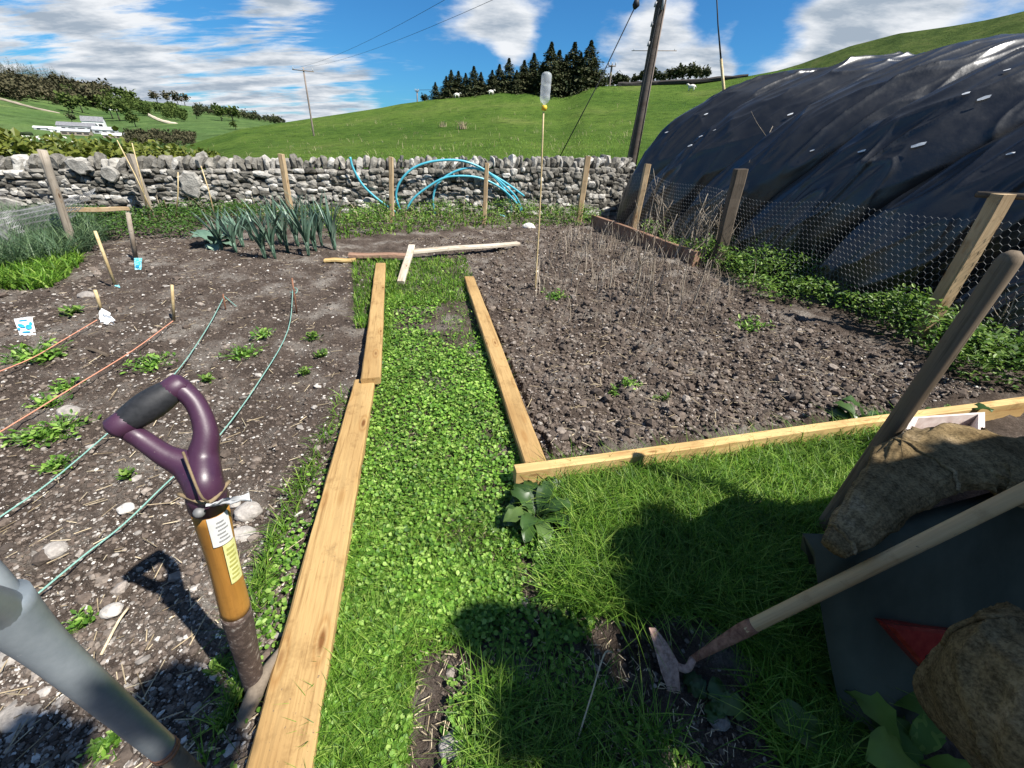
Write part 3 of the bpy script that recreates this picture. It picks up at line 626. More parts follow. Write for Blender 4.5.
gable('farm_shed', 107, 134, 11, 2.2, 1.6, M_['greyshed'], M_['greyshed'], 'pale grey shed at the right of the farmhouse', win=3)
gable('farm_shed', 114, 138, 9, 1.6, 1, M_['old_wood'], M_['white'], 'lowest white-roofed shed at the right end of the farm', win=3)
gable('farm_shed', 57, 132, 5, 1.5, 1, M_['white'], M_['white'], 'tiny white shed standing left of the farm', win=1)
gable('farm_shed', 45, 130, 8, 1.2, .6, M_['greyshed'], M_['white'], 'small pale shed by the far lane, leftmost of the farm', win=2)
gable('farm_shed', 124, 137, 6, 1.6, .8, M_['greyshed'], M_['roof'], 'small grey shed next to the brown copse', win=1)
gable('cottage', 114, 110, 9, 2.2, 1.4, M_['white'], M_['white'], 'white cottage half hidden in the far wood', win=2)
gable('cottage', 119, 105, 4, 2.2, 1.8, M_['white'], M_['roof'], 'tiny white gabled house above the cottage in the wood', win=1)
wall_strip('far_lane_wall', [(-60, 112), (0, 123), (35, 129), (60, 132)], 600, 1.2, 'pale stone wall beside the lane leading to the farm', 'field wall', M_['white_wood'])
wall_strip('far_field_dyke', [(-30, 92), (8, 101), (30, 107), (60, 114)], 800, 1.3, 'grey broken field wall crossing the far green slope', 'field wall', M_['old_wood'])
wall_strip('far_track_bank', [(148, 115), (162, 121), (182, 126)], 700, 2., 'pale stone bank slanting down the far green field', 'field wall', M_['white_wood'])
wall_strip('far_field_hedge', [(-30, 133), (10, 133), (33, 134)], 420, 1.8, 'dark clipped hedge left of the farm', 'hedge', M_['conifer'])
# sheep
def sheep(p, L_, label, group, rz=0, first=[None]):
    if first[0] is None:
        t = thing('sheep', p, label, 'sheep', group)
        V, F = ICO2; B = V*[.5, .24, .26]+[0, 0, .48]; B += RNG.standard_normal(B.shape)*.012
        mb = MB(); mb.add(B+p, F.tolist()); 
        mb.add(*tube([p+[.4, 0, .58], p+[.58, 0, .74], p+[.62, 0, .77]], [.13, .085, .08], 8)); mb.add(*tube([p+[.56, 0, .78], p+[.68, 0, .73], p+[.8, 0, .62]], [.07, .085, .045], 8))
        for sx in (-.3, .3):
            for sy in (-.12, .12): mb.add(*tube([p+[sx, sy, .4], p+[sx+.02*np.sign(sx), sy, .2], p+[sx, sy, 0]], [.07, .04, .03], 6))
        for sy in (-1, 1): mb.add(*tube([p+[.6, .06*sy, .8], p+[.57, .16*sy, .79]], [.03, .015], 5))
        mb.add(*tube([p+[-.48, 0, .5], p+[-.58, 0, .35]], [.05, .03], 6))
        mb.build('body', M_['sheep'], t); t.scale = (L_,)*3; t.rotation_euler.z = rz; first[0] = t; return t
    return copy_thing(first[0], p, rz, L_, label, group)
SH = [(457, 98, 'white sheep at the foot of the conifers on the brow'), (491, 95, 'white sheep further right on the brow under the conifers')]
for px, py, lab in SH:
    p, r = hill_pt(px, py); sheep(p, 1.0*r/85, lab, 'sheep on the near hill', rz=.3)
p, r = hill_pt(691, 91); sheep(p, 1.1, 'white sheep on the slope right of the big pole', 'sheep on the near hill', rz=2.6)
sw = ['first', 'second', 'third', 'fourth', 'fifth', 'sixth', 'seventh', 'eighth', 'ninth', 'tenth']
for i, (px, py) in enumerate([(22, 138), (28, 137.5), (30, 141.5), (37, 139), (40, 141), (49, 138.5), (49, 142), (52, 138), (66, 139.5), (74, 145)]):
    p, r = far_pt(px, py); sheep(p, 2.2, 'tiny white sheep in the far meadow, %s from the left' % sw[i], 'sheep in the far meadow', rz=RNG.random()*6)
# scrub hedge just beyond the wall
parts = []
for k in range(150):
    px = -90+300*RNG.random(); top = np.interp(px, [-90, 0, 60, 140, 175, 215], [131, 134, 138, 142, 145, 150]); r = 38+RNG.random()*14; a = azel(px, top)[0]; zt = H+r*math.tan(azel(px, top+2*RNG.random())[1]); hh = 3.6
    p = np.array([r*math.sin(a), r*math.cos(a), zt-hh]); nc = 260; P = crown_cards(nc, 1.7, hh, 0, hh)+p; V, F, rr_ = leaves_np(P, .34*(.6+RNG.random(nc)), 1., (-.8, 1.2), T=CARD, TF=CARDF); parts.append((V, F, rr_*.6+.4*RNG.random()))
V, F, r = joinnp(parts); tag(mk('scrub_hedge', V, F, M_['hedge'], attr={'rnd': r}), 'thick olive green gorse and scrub growing just beyond the wall', 'scrub', kind='stuff')
# ---------------------------------------------------------------- poles and wires
def utility_pole(name, px, yb, yt, r_, rad, arm_px, label, base_drop=0, lean=0, arm_y=None, mt='farpole', extra=None):
    a, e = azel(px, yb); z0 = H+r_*math.tan(e)-base_drop; p = np.array([r_*math.sin(a), r_*math.cos(a), z0])
    a2, e2 = azel(px+lean, yt); rh = r_; top = np.array([rh*math.sin(a2), rh*math.cos(a2), H+rh*math.tan(e2)]); 
    t = thing(name, p, label, 'utility pole'); n = 10
    mb = MB(); mb.add(*tube([p+(top-p)*k for k in (0, .33, .66, 1)], [rad, rad*.93, rad*.86, rad*.78], 12)); mb.build('shaft', M_[mt], t)
    if arm_px:
        q = p+(top-p)*(.96 if arm_y is None else arm_y); ex = np.array([math.cos(a2), -math.sin(a2), 0]); L_ = arm_px/FPX*rh/2*.95; mb = MB(); hgt = rad*.8
        mb.add(*tube([q-ex*L_-[0, rad, 0], q+ex*L_-[0, rad, 0]], hgt*.6, 6)); mb.build('crossarm', M_[mt], t)
        for sx in (-.9, -.0, .9):
            mb = MB(); c = q+ex*L_*sx-[0, rad, 0]; mb.add(*tube([c, c+[0, 0, rad*1.4], c+[0, 0, rad*2.6]], [rad*.25, rad*.5, rad*.3], 8)); mb.build('insulator', M_['greyshed'], t)
    return t, top
pA, tA = utility_pole('utility_pole', 311, 123, 67, 60, .10, 15, 'brown pole with a short crossarm on the left skyline', 3, lean=-8)
pB, tB = utility_pole('utility_pole', 417, 108, 90, 90, .13, 3, 'tiny thin pole on the skyline left of the conifers', 2, lean=0)
pC, tC = utility_pole('utility_pole', 609, 88, 65, 88, .2, 6, 'small pale pole with a crossarm standing among the pines', 1, lean=3)
pD, tD = utility_pole('utility_pole', 648, 86, 49, 75, .10, 34, 'distant pole with a wide thin crossarm, mostly hidden behind the big pole', 1, lean=6)
# big near pole
pb = at(626, 196, 13.2); pb = np.array([pb[0], pb[1], 0.]); pt = at(686, -135, 13.2); pt = np.array([pt[0], 13.2, pt[2]])
t = thing('utility_pole', pb, 'tall dark leaning wooden pole behind the black tunnel with stay wires', 'utility pole')
mb = MB(); mb.add(*tube([pb+(pt-pb)*k for k in np.linspace(0, 1, 8)], [.135-.02*k/7 for k in range(8)], 20)); mb.build('shaft', M_['pole'], t)
def onpole(y, off=0.): 
    k = (y-196)/(-135-196); q = pb+(pt-pb)*0; 
    best = min(np.linspace(0, 1, 400), key=lambda s: abs(prj(pb+(pt-pb)*s)[1]-y)); return pb+(pt-pb)*best
for yy in (28, 47, 8):
    q = onpole(yy); mb = MB(); mb.add(*tube([q+[-.15, -.06, 0], q+[-.14, -.08, .1]], [.03, .025], 6)); mb.build('bracket', M_['greyshed'], t)
q0, q1 = onpole(170), onpole(5); mb = MB(); mb.add(*tube([q0+[.1, -.1, 0], q1+[.09, -.1, 0]], .02, 6)); mb.build('cable_guard', M_['farpole'], t)
q = onpole(4); mb = MB(); mb.add(*tube([q+[.02, -.14, -.15], q+[.02, -.14, .15]], [.03, .03], 6)); mb.build('number_plate', M_['greyshed'], t)
def wire(name, P, rad, label, sag=0, cat='cable', mt='blackwire', n=14):
    a, b_ = np.asarray(P[0], float), np.asarray(P[1], float); pts = [a+(b_-a)*k-[0, 0, sag*4*k*(1-k)] for k in np.linspace(0, 1, n)]
    V, F = tube(pts, rad, 6); return tag(mk(name, V, F, M_[mt]), label, cat)
tp = onpole(-60)
s0 = at(558, 160, 12.4); s1 = onpole(-52)
sw_ = thing('stay_wire', s0, 'long black stay wire with an insulator slanting left from the big pole', 'stay wire')
Q0 = at(636, 5, 12.95); mb = MB(); mb.add(*tube([s0, at(599, 82, 12.7), Q0, at(663, -50, 13.1)], .013, 6)); mb.build('cable', M_['blackwire'], sw_)
mb = MB(); mb.add(*tube([Q0+(s0-Q0)*.02, Q0, Q0-(s0-Q0)*.0+[.0, 0, .12]], [.04, .09, .05], 8)); mb.build('insulator', M_['rubber'], sw_)
wire('stay_wire', [at(624, 175, 12.8), at(659, 8, 13)], .016, 'thin steep stay wire close beside the left of the big pole', cat='stay wire')
wire('power_line', [tA+[-.3, 0, 0], pt+[-.3, 0, 0]], .007, 'upper of two thin power lines running from the left skyline pole', .5, 'power line')
wire('power_line', [tA+[.3, 0, 0], pt+[.3, 0, -.6]], .007, 'lower of two thin power lines running from the left skyline pole', .5, 'power line')
wire('power_line', [tB, tC-[0, 0, .2]], .03, 'faint power line crossing in front of the conifers', .8, 'power line')
# bamboo whip beyond the tunnel
t = thing('bamboo_whip', at(724, 120, 11.8), 'tall bamboo cane with a thin black whip on top behind the tunnel', 'cane')
mb = MB(); a_ = at(729, 150, 11.8); a_[2] = 0; mb.add(*tube([a_, at(724, 92, 11.8), at(721, 59, 11.8)], [.04, .038, .032], 8)); mb.build('cane', M_['bamboo'], t)
mb = MB(); mb.add(*tube([at(721, 60, 11.79), at(718, 25, 11.8), at(714, -60, 11.8)], [.02, .014, .01], 6)); mb.build('whip', M_['blackwire'], t)
# tall pale grass stems on the hill (stuff)
n = 230; px = 150+490*RNG.random(n); py = 100+58*RNG.random(n)**.8; keep = []
rp = np.array(RIDGE)
for x, y in zip(px, py):
    if y > np.interp(x, rp[:, 0], rp[:, 1])+6: keep.append(hill_pt(x, y)[0])
P = np.array(keep); P = np.repeat(P, 4, 0)+RNG.standard_normal((len(P)*4, 3))*[.5, .5, 0]
V, F, r = blades_np(P, .25+.35*RNG.random(len(P)), .022, .8); tag(mk('dead_grass', V, F, M_['straw'], attr={'rnd': r}), 'pale dead grass stems scattered over the green hillside', 'dead grass', kind='stuff')
p, r = hill_pt(463, 129); V, F, r_ = blades_np(p+RNG.standard_normal((60, 3))*[.25, .25, 0], .9, .06, .6); tag(mk('dead_thistle', V, F, M_['straw'], attr={'rnd': r_}), 'pale dead thistle clump alone on the middle of the hill', 'dead thistle')
p, r = hill_pt(443, 127); V, F, r_ = blades_np(p+RNG.standard_normal((30, 3))*[.2, .2, 0], .7, .05, .6); tag(mk('dead_thistle', V, F, M_['straw'], attr={'rnd': r_}), 'smaller faint dead thistle left of the pale clump on the hill', 'dead thistle')
# hill turf (fine blades on the nearest part)
n = 26000; A = azel(150, 150)[0]+(azel(640, 150)[0]-azel(150, 150)[0])*RNG.random(n); r = rw(A)+.2+26*RNG.random(n)**1.6; P = np.stack([r*np.sin(A), r*np.cos(A), hillz(A, r)-.02], 1)
V, F, r_ = blades_np(P, .10+.14*RNG.random(n), .022, .8, seg=2); tag(mk('hill_turf', V, F, M_['grass'], attr={'rnd': r_*.5+.5}), 'short grazed turf on the hill just beyond the wall', 'grass', kind='stuff')
# ---------------------------------------------------------------- dry stone wall
t = thing('dry_stone_wall', (*wall_pt(-4), 0), 'grey lichen-spotted dry stone wall with upright cope stones across the garden end', 'stone wall')
S0, S1 = -15., 6.5
def wtop(s):   # wall height by position: 0.9 on the left to 1.3 on the right
    x = wall_pt(s)[0]; return np.interp(x, [-16, -10, -3, 2, 7], [.86, .90, 1.14, 1.33, 1.4])
mb = MB(); secs = []
for s in np.linspace(S0, S1, 60):
    c = wall_pt(s); h = wtop(s)-.2; q = lambda o, z: np.array([c[0]+NW[0]*o, c[1]+NW[1]*o, z]); secs.append(np.array([q(-.22, -.4), q(.3, -.4), q(.24, h), q(-.14, h)]))
mb.add(*sect_loft(secs)); mb.build('core', M_['core'], t, smooth=False)
C = []; S = []
s = S0
rows = 11
for k in range(rows):
    s = S0+RNG.random()*.2
    while s < S1:
        L_ = (.09+.15*RNG.random()**1.6)*(1.45 if k < 3 else 1.); h = wtop(s)-.2; rh = h/rows; z = (k+.5)*rh+(RNG.random()-.5)*.05; c = wall_pt(s+L_/2); o = -.19+.07*(z/h)-.06*RNG.random()
        C.append([c[0]+NW[0]*o, c[1]+NW[1]*o, z]); S.append([L_*.62, .12, rh*(.55+.4*RNG.random())]); s += L_*1.02
ang = math.atan2(TW[1], TW[0])
blobs(C, S, 'stone_courses', M_['stone'], .13, ICO2, t, boxy=.35, rotz=np.full(len(C), ang)+RNG.standard_normal(len(C))*.12, tilt=.35)
C = []; S = []; s = S0
while s < S1:
    w_ = .07+.08*RNG.random(); c = wall_pt(s+w_/2); h = wtop(s); C.append([c[0], c[1], h-.1+.03*RNG.standard_normal()]); S.append([w_*.62, .2, .12+.05*RNG.random()]); s += w_*1.08
n = len(C); BV, BF = ICO2; m_ = len(BV); U = np.sign(BV)*np.abs(BV)**.7; S = np.array(S)
V = U[None]*(1+.15*(RNG.random((n, m_, 1))-.5)*2)*S[:, None, :]; th = -.3+.3*RNG.standard_normal(n); c_, s_ = np.cos(th)[:, None], np.sin(th)[:, None]
X = V[:, :, 0]*c_-V[:, :, 2]*s_; Z = V[:, :, 0]*s_+V[:, :, 2]*c_; V[:, :, 0] = X; V[:, :, 2] = Z
ca, sa = math.cos(ang), math.sin(ang); X = V[:, :, 0]*ca-V[:, :, 1]*sa; Y = V[:, :, 0]*sa+V[:, :, 1]*ca; V[:, :, 0] = X; V[:, :, 1] = Y; V += np.array(C)[:, None]
F = (BF[None]+np.arange(n)[:, None, None]*m_).reshape(-1, 3); mk('coping_stones', V.reshape(-1, 3), F, M_['stone'], t, attr={'rnd': np.repeat(RNG.random(n)*.8+.2, m_)})
def onwall(px, py, off=.3):
    # point on plane in front of the wall
    d = ray(px, py); nn = np.array([NW[0], NW[1], 0]); k = (DW-off)/(nn@d); return CAM+d*k
def slab(px, py, rx, rz_, label=None):
    c = onwall(px, py, .3); s = (c[1])/FPX*1.05; n_ = 14; a = np.linspace(0, TAU, n_, endpoint=False); rr_ = 1+.16*RNG.standard_normal(n_)*.7
    secs = []
    for o, k in ((-.05, .85), (-.03, 1.), (.04, 1.), (.06, .9)):
        secs.append(np.array([c+np.array([TW[0]*x+NW[0]*o, TW[1]*x+NW[1]*o, z]) for x, z in zip(np.cos(a)*rx*s*rr_*k, np.sin(a)*rz_*s*rr_*k)]))
    V, F = sect_loft(secs); o = mk('face_slab', V, F, M_['stone'], t, attr={'rnd': np.full(len(V), .8)}); o['label'] = label; return o
slab(191, 184, 8, 10, 'large round grey slab set in the wall face'); slab(110, 174, 6, 6, 'large pale lichened stone'); slab(8, 205, 10, 6, 'broad pale stone low in the wall'); slab(80, 166, 8, 6, 'large grey stone near the wall top')
# ---------------------------------------------------------------- posts, stakes
def post(name, b_, tp_, w_, label, mt='stake_wood', parent=None, square=True, ext=.12, cat='stake', group=None, Y=None, dep=None, depth_=None, cap=None):
    """b_,tp_: image points of foot and top; foot on the ground (or at depth Y)"""
    B = gp(*b_) if Y is None else at(*b_, Y); T = at(*tp_, B[1] if dep is None else dep); d = T-B; L_ = np.linalg.norm(d); d /= L_
    if Y is not None and B[2] > 0: B = B-d*(B[2]/d[2])
    B = B-d*ext; L_ = np.linalg.norm(T-B); side = np.cross(d, [0, 1, 0]); side /= np.linalg.norm(side); fr = np.cross(side, d)
    Mx = Matrix(((d[0], side[0], fr[0], B[0]), (d[1], side[1], fr[1], B[1]), (d[2], side[2], fr[2], B[2]), (0, 0, 0, 1)))
    hw = w_/2; hd = (depth_ or w_)/2; secs = []
    for x in np.linspace(0, L_, 9):
        j = RNG.standard_normal(2)*w_*.02; k = 1.
        if square: q = [[-hw, -hd*.8], [-hw*.8, -hd], [hw*.8, -hd], [hw, -hd*.8], [hw, hd*.8], [hw*.8, hd], [-hw*.8, hd], [-hw, hd*.8]]
        else: q = [[hw*math.cos(a), hw*math.sin(a)] for a in np.linspace(0, TAU, 14, endpoint=False)]
        secs.append(np.array([[x, a*k+j[0], b*k+j[1]] for a, b in q]))
    V, F = sect_loft(secs); o = mk(name, V, F, M_[mt], smooth=not square, local=True)
    if parent is None: o.matrix_world = Mx; tag(o, label, cat, group)
    else:
        o.parent = parent; o.matrix_world = Mx; o.matrix_parent_inverse = Matrix(); o.matrix_basis = Matrix.Translation(-Vector(WL[parent.name].tolist())) @ Mx; o['label'] = label
    return o, B, T
G_ = 'stakes standing before the stone wall'
post('round_post', (75, 250), (42, 150), .09, 'old leaning round post at far left with netting on it', 'old_wood', square=False, cat='post')
post('stake', (152, 215), (130, 154), .09, 'split grey weathered stake leaning against the wall beside thin canes', 'old_wood', group=G_, Y=8.2)
post('stake', (290, 207), (281, 154), .095, 'warm brown leaning stake in front of the wall, left of the blue pipe', 'stake_wood', group=G_, Y=8.6)
post('stake', (392, 222), (391, 157), .085, 'upright brown stake standing at the left side of the blue pipe coil', 'stake_wood', group=G_)
post('stake', (484, 224), (487, 163), .085, 'brown stake standing in front of the blue pipe coil, right side', 'stake_wood', group=G_)
post('stake', (580, 212), (588, 156), .13, 'broad pale stake at the wall corner right of the bottle cane', 'stake_wood', group=G_, Y=10.4)
# ---------------------------------------------------------------- wire fence
F0 = gp(632, 237)[:2]; F2 = gp(918, 340)[:2]; F1 = gp(718, 268)[:2]
FL = [gp(607, 232)[:2], F0, F1, F2, F2+(F2-F1)*.75]
cum = [0]; 
for a, b_ in zip(FL, FL[1:]): cum.append(cum[-1]+np.linalg.norm(b_-a))
ft = thing('wire_fence', (*F1, 0), 'chicken wire netting fence along the foot of the black tunnel', 'wire fence')
CELL = .066; nx = int(cum[-1]/(CELL*.866)); nz = 11
FLA = np.array(FL)
def fpos(s, z):
    x = np.interp(s, cum, FLA[:, 0]); y = np.interp(s, cum, FLA[:, 1]); o = .05*np.sin(s*1.7+z*2)+.03*np.sin(s*4.1+z*5)
    zt = z*(1.1+.05*np.sin(s*1.3+.6)+.03*np.sin(s*3.3)); return np.stack([x+o+.07, y+o*.3, zt+.0*s], -1)
edges = []
hx = CELL*.866; hz = CELL*.75; zmax = 1.0
def hv(i, j): # brick-like hex lattice vertex
    s = i*hx*.5*1.0; z = j*hz+((i+j) % 2)*CELL*.25; return s, z
I = int(cum[-1]/(hx*.5)); J = int(zmax/hz)+1
Vh = {}; 
for j in range(J):
    for i in range(I):
        if i+1 < I: edges.append(((i, j), (i+1, j)))
        if (i+j) % 2 == 1 and j+1 < J: edges.append(((i, j), (i, j+1)))
a = np.array([hv(*e[0]) for e in edges]); b_ = np.array([hv(*e[1]) for e in edges])
PA = fpos(a[:, 0], a[:, 1]); PB = fpos(b_[:, 0], b_[:, 1])
def prisms(PA, PB, rad):
    d = PB-PA; d /= np.linalg.norm(d, axis=1)[:, None]+1e-9; u = np.cross(d, [.3, .9, .2]); u /= np.linalg.norm(u, axis=1)[:, None]; v = np.cross(d, u); n = len(PA); V = np.zeros((n, 6, 3))
    for k in range(3):
        o = (u*math.cos(TAU*k/3)+v*math.sin(TAU*k/3))*rad; V[:, k] = PA+o; V[:, 3+k] = PB+o
    F = np.array([[0, 1, 4, 3], [1, 2, 5, 4], [2, 0, 3, 5]]); return V.reshape(-1, 3), (F[None]+np.arange(n)[:, None, None]*6).reshape(-1, 4)
V, F = prisms(PA, PB, .0015); mk('netting', V, F, M_['wire'], ft)
post('post', (632, 237), (648, 164), .11, 'bright leaning stake, furthest along the netting', 'stake_wood', ft)
post('post', (716, 268), (741, 169), .17, 'broad dark weathered post in the middle of the netting', 'dark_wood', ft, depth_=.12)
post('post', (918, 340), (1004, 194), .13, 'tall pale squared post nearest the camera', 'stake_wood', ft, depth_=.12)
o = MB(); q = at(1000, 196, gp(918, 340)[1])
sb = np.array([q, q+[2.0, -.35, .02]]); o.add(*tube([sb[0]+[-.12, .08, -.0], sb[1]], [.025, .03], 8)); o.build('rail', M_['dark_wood'], ft)
# ---------------------------------------------------------------- black plastic tunnel
c2 = np.array([.94, .345]); a2 = np.array([.345, -.94]); B0 = np.array([2.53, 10.15]); HW, HH = 6., 2.82
nu, nv = 1000, 380
U, Vv = np.meshgrid(np.linspace(-.35, 11.5, nu), np.linspace(-.02, 1.02, nv), indexing='ij')
th = np.pi*np.clip(Vv, 0, 1); s_ = HW/2*(1-np.cos(th)); z_ = HH*np.sin(th)**1.02
K = U-3.3*np.sin(th*.5)**1.1          # folds run diagonally over the hoops
per = 1.5; ph = (K/per) % 1.; ridge = np.exp(-((np.minimum(ph, 1-ph))/.04)**2)
sag = np.sin(np.pi*ph)**.8
phs = np.where(ph < .38, ph/.38*.5, .5+(ph-.38)/.62*.5); bulge = np.sin(np.pi*phs)**.62
def ridged(x, y, seed, p=5): return (1-np.abs(2*vnoise(x, y, seed)-1))**p
wr = fbm(K*1.3+fbm(U, th*2, 3, 3)*2, th*2.2, 3, 21)
wr2 = ridged(K*3.2+th*1.2+fbm(U*1.5, th*2, 2, 8)*2, th*1.3-K*.4, 41)+.8*ridged(K*1.6-th*3.5, th*3+K*2.6, 43, 6)+.5*ridged(K*6+th*2, th*4-K*2, 47, 4)
off = -.17+.42*bulge+.08*wr*bulge+.055*wr2*bulge**.8
off += .05*np.sin(U*9+fbm(U*2, th, 2, 5)*6)*np.exp(-((th-.05)/.35)**2)
endf = np.clip((U+.35)/.5, 0, 1); off *= np.clip(.3+endf, 0, 1)
nx_ = -np.cos(th); nz_ = np.sin(th)
s2 = s_+nx_*off; z2 = np.maximum(z_+nz_*off, -.02)
shr = 1-.06*(1-endf)**2
X = B0[0]+a2[0]*U+c2[0]*s2; Y = B0[1]+a2[1]*U+c2[1]*s2
Vt = np.stack([X, Y, z2*shr], -1).reshape(-1, 3); i = np.arange(nu-1)[:, None]*nv+np.arange(nv-1)[None]; Ft = np.stack([i, i+nv, i+nv+1, i+1], -1).reshape(-1, 4)
tt = thing('poly_tunnel', (*(B0+a2*5+c2*3), 0), 'long garden tunnel covered in wrinkled black plastic sheet', 'polytunnel')
mk('plastic_sheet', Vt, Ft[:, ::-1], M_['tarp'], tt, smooth=True)
secs = []   # end closure
e_ = Vt.reshape(nu, nv, 3)[0][::9]; cc = np.array([*(B0+c2*HW/2-a2*.45), 0.6]); Vn = np.concatenate([e_*1., (e_*.5+cc*.5)-np.append(a2*.25, 0), [cc-np.append(a2*.15, 0)]]); m_ = len(e_)
F = [[k, k+1, m_+k+1, m_+k] for k in range(m_-1)]+[[m_+k, m_+k+1, 2*m_] for k in range(m_-1)]
mk('end_sheet', Vn, F, M_['tarp'], tt, smooth=True)
for U0 in np.arange(.1, 11.5, 1.28*1.0):
    pts = [np.array([*(B0+a2*U0+c2*(HW/2*(1-math.cos(x)))*.86+c2*.42), (HH-.5)*math.sin(x)**.92]) for x in np.linspace(0.02, math.pi-.02, 16)]
    V, F = tube(pts, .025, 6); mk('hoop', V, F, M_['greyshed'], tt, smooth=True)
# scuffs (bits of white tape) on the sheet
tapes = [(790, 58 + 57, 5), (862, 152, 6), (812, 151, 4), (918, 146, 10), (965, 95, 5), (983, 99, 8), (1006, 72, 4), (1010, 155, 5), (667, 133, 4), (706, 115, 4), (701, 137, 4), (690, 146, 5), (715, 131, 3)]
from mathutils.bvhtree import BVHTree
bt = BVHTree.FromPolygons([tuple(v) for v in Vt], [tuple(map(int, f)) for f in Ft])
for px, py, L_ in tapes:
    d = ray(px, py); hit = bt.ray_cast(Vector(CAM.tolist()), Vector(d.tolist()).normalized())
    if hit[0] is None: continue
    p = np.array(hit[0]); nn = np.array(hit[1]); nn = nn if nn@d < 0 else -nn; dist = np.linalg.norm(p-CAM); s = L_/FPX*dist*.8
    e1 = np.cross(nn, [0, 0, 1]); e1 /= np.linalg.norm(e1); e2 = np.cross(nn, e1); e1 = e1*.8+e2*.35
    V = [p+nn*(.022+.006*RNG.random())+e1*x*s+e2*y*s*.3 for x, y in ((-.5, -.3), (0, -.5), (.5, -.25), (.45, .3), (.05, .45), (-.45, .4))]
    mk('tape_patch', V, [[0, 1, 2, 3, 4, 5]], M_['paper'], tt)
#PART3
# ================================================================== garden things
def plank(name, P0, P1, w_, h_, mt, label, up=(0, 0, 1), cat='plank', group=None, bev=.008, taper=0, wob=.012, attrs=None):
    """P0,P1: centre of the underside... of the two ends"""
    P0 = np.asarray(P0, float); P1 = np.asarray(P1, float); d = P1-P0; L_ = np.linalg.norm(d); d /= L_; side = np.cross(up, d); side /= np.linalg.norm(side); u = np.cross(d, side)
    Mx = Matrix(((d[0], side[0], u[0], P0[0]), (d[1], side[1], u[1], P0[1]), (d[2], side[2], u[2], P0[2]), (0, 0, 0, 1)))
    secs = []; n_ = 25; ph = RNG.random()*6
    for k in range(n_):
        x = L_*k/(n_-1); hw = w_/2*(1-taper*k/(n_-1)); j = wob*math.sin(k*.35+ph)*.4; jj = RNG.standard_normal(8)*w_*.008
        q = np.array([[-hw+bev, 0], [hw-bev, 0], [hw, bev], [hw, h_-bev], [hw-bev, h_], [-hw+bev, h_], [-hw, h_-bev], [-hw, bev]]); q[:, 0] += jj
        secs.append(np.concatenate([np.full((8, 1), x), q+[0, j]], 1))
    V, F = sect_loft(secs); o = mk(name, V, F, M_[mt], smooth=False, local=True); o.matrix_world = Mx; return tag(o, label, cat, group)
def Z(p, z): return np.array([p[0], p[1], z])
def mid(a, b_): return (np.asarray(a)+np.asarray(b_))/2
GB = 'boards laid along the grass path'
hB = .06
a_, b_ = mid(gp(252, 772, hB), gp(304, 772, hB)), mid(gp(357, 384, hB), gp(372, 384, hB)); d_ = (a_-b_)*.25
wA = np.linalg.norm(gp(252, 768, hB)-gp(304, 768, hB)); wB = np.linalg.norm(gp(357, 384, hB)-gp(372, 384, hB)); print('plank widths', wA, wB)
plank('timber_board', Z(a_+d_, 0.01), Z(b_-d_*.05, .03), .185, hB, 'pine', 'long golden timber board edging the left bed, running to the bottom of the photo', group=GB, taper=.25)
a_, b_ = mid(gp(362, 378, .12), gp(379, 379, .12)), mid(gp(376, 263, .09), gp(385, 263, .09))
plank('timber_board', Z(a_, .065), Z(b_, .04), .13, .055, 'pine', 'golden timber board left of the path, its near end resting on the long board', group=GB)
a_, b_ = mid(gp(524, 463, .09), gp(547, 461, .09)), mid(gp(465, 276, .09), gp(473, 277, .09))
plank('timber_board', Z(a_, .02), Z(b_, .02), .125, .075, 'pine', 'golden timber board on the right side of the path touching the cross board', group=GB)
a_, b_ = gp(515, 484, .0), gp(1024, 405, .0)
a_ = gp(514, 483, 0.); b_ = gp(1003, 412, 0.)
cb_ = plank('timber_board', Z(a_, -.01)+np.array([0, -.035, 0]), Z(b_, -.01)+np.array([0, -.035, 0])+(b_-a_)*.02, .06, .155, 'pale_pine', 'pale yellow timber board set on edge across the front of the right bed', group=None)
plank('timber_board', Z(gp(412, 260), .10), Z(gp(518, 250), .08), .13, .05, 'white_wood', 'bleached pale plank lying across the far end of the path', cat='plank')
plank('timber_board', Z(gp(350, 260), .04), Z(gp(411, 261), .05), .13, .055, 'red_wood', 'reddish brown plank end under the far end of the left board', cat='plank')
plank('timber_board', Z(gp(325, 263), .02), Z(gp(356, 263), .02), .10, .04, 'pale_pine', 'short yellowish splintered board end beside the leeks', cat='plank')
plank('wooden_peg', Z(gp(401, 285), .01), gp(412, 248, .22), .09, .05, 'white_wood', 'short pale wooden stake lying aslant over the bleached plank', cat='stake')
plank('timber_sleeper', Z(gp(592, 226), -.05), Z(gp(694, 268), -.05), .10, .30, 'red_wood', 'dark brown timber sleeper edging the right bed near the wall corner', cat='sleeper')
plank('wooden_rail', at(66, 213, 5.9), at(128, 211, 7.6), .07, .07, 'stake_wood', 'thin wooden rail between the old round post and the weathered stake', cat='rail')
plank('black_batten', Z(gp(78, 346), .0), Z(gp(108, 356), .0), .03, .02, 'dark_wood', 'short dark stick lying on the soil between the orange twines', cat='stick')
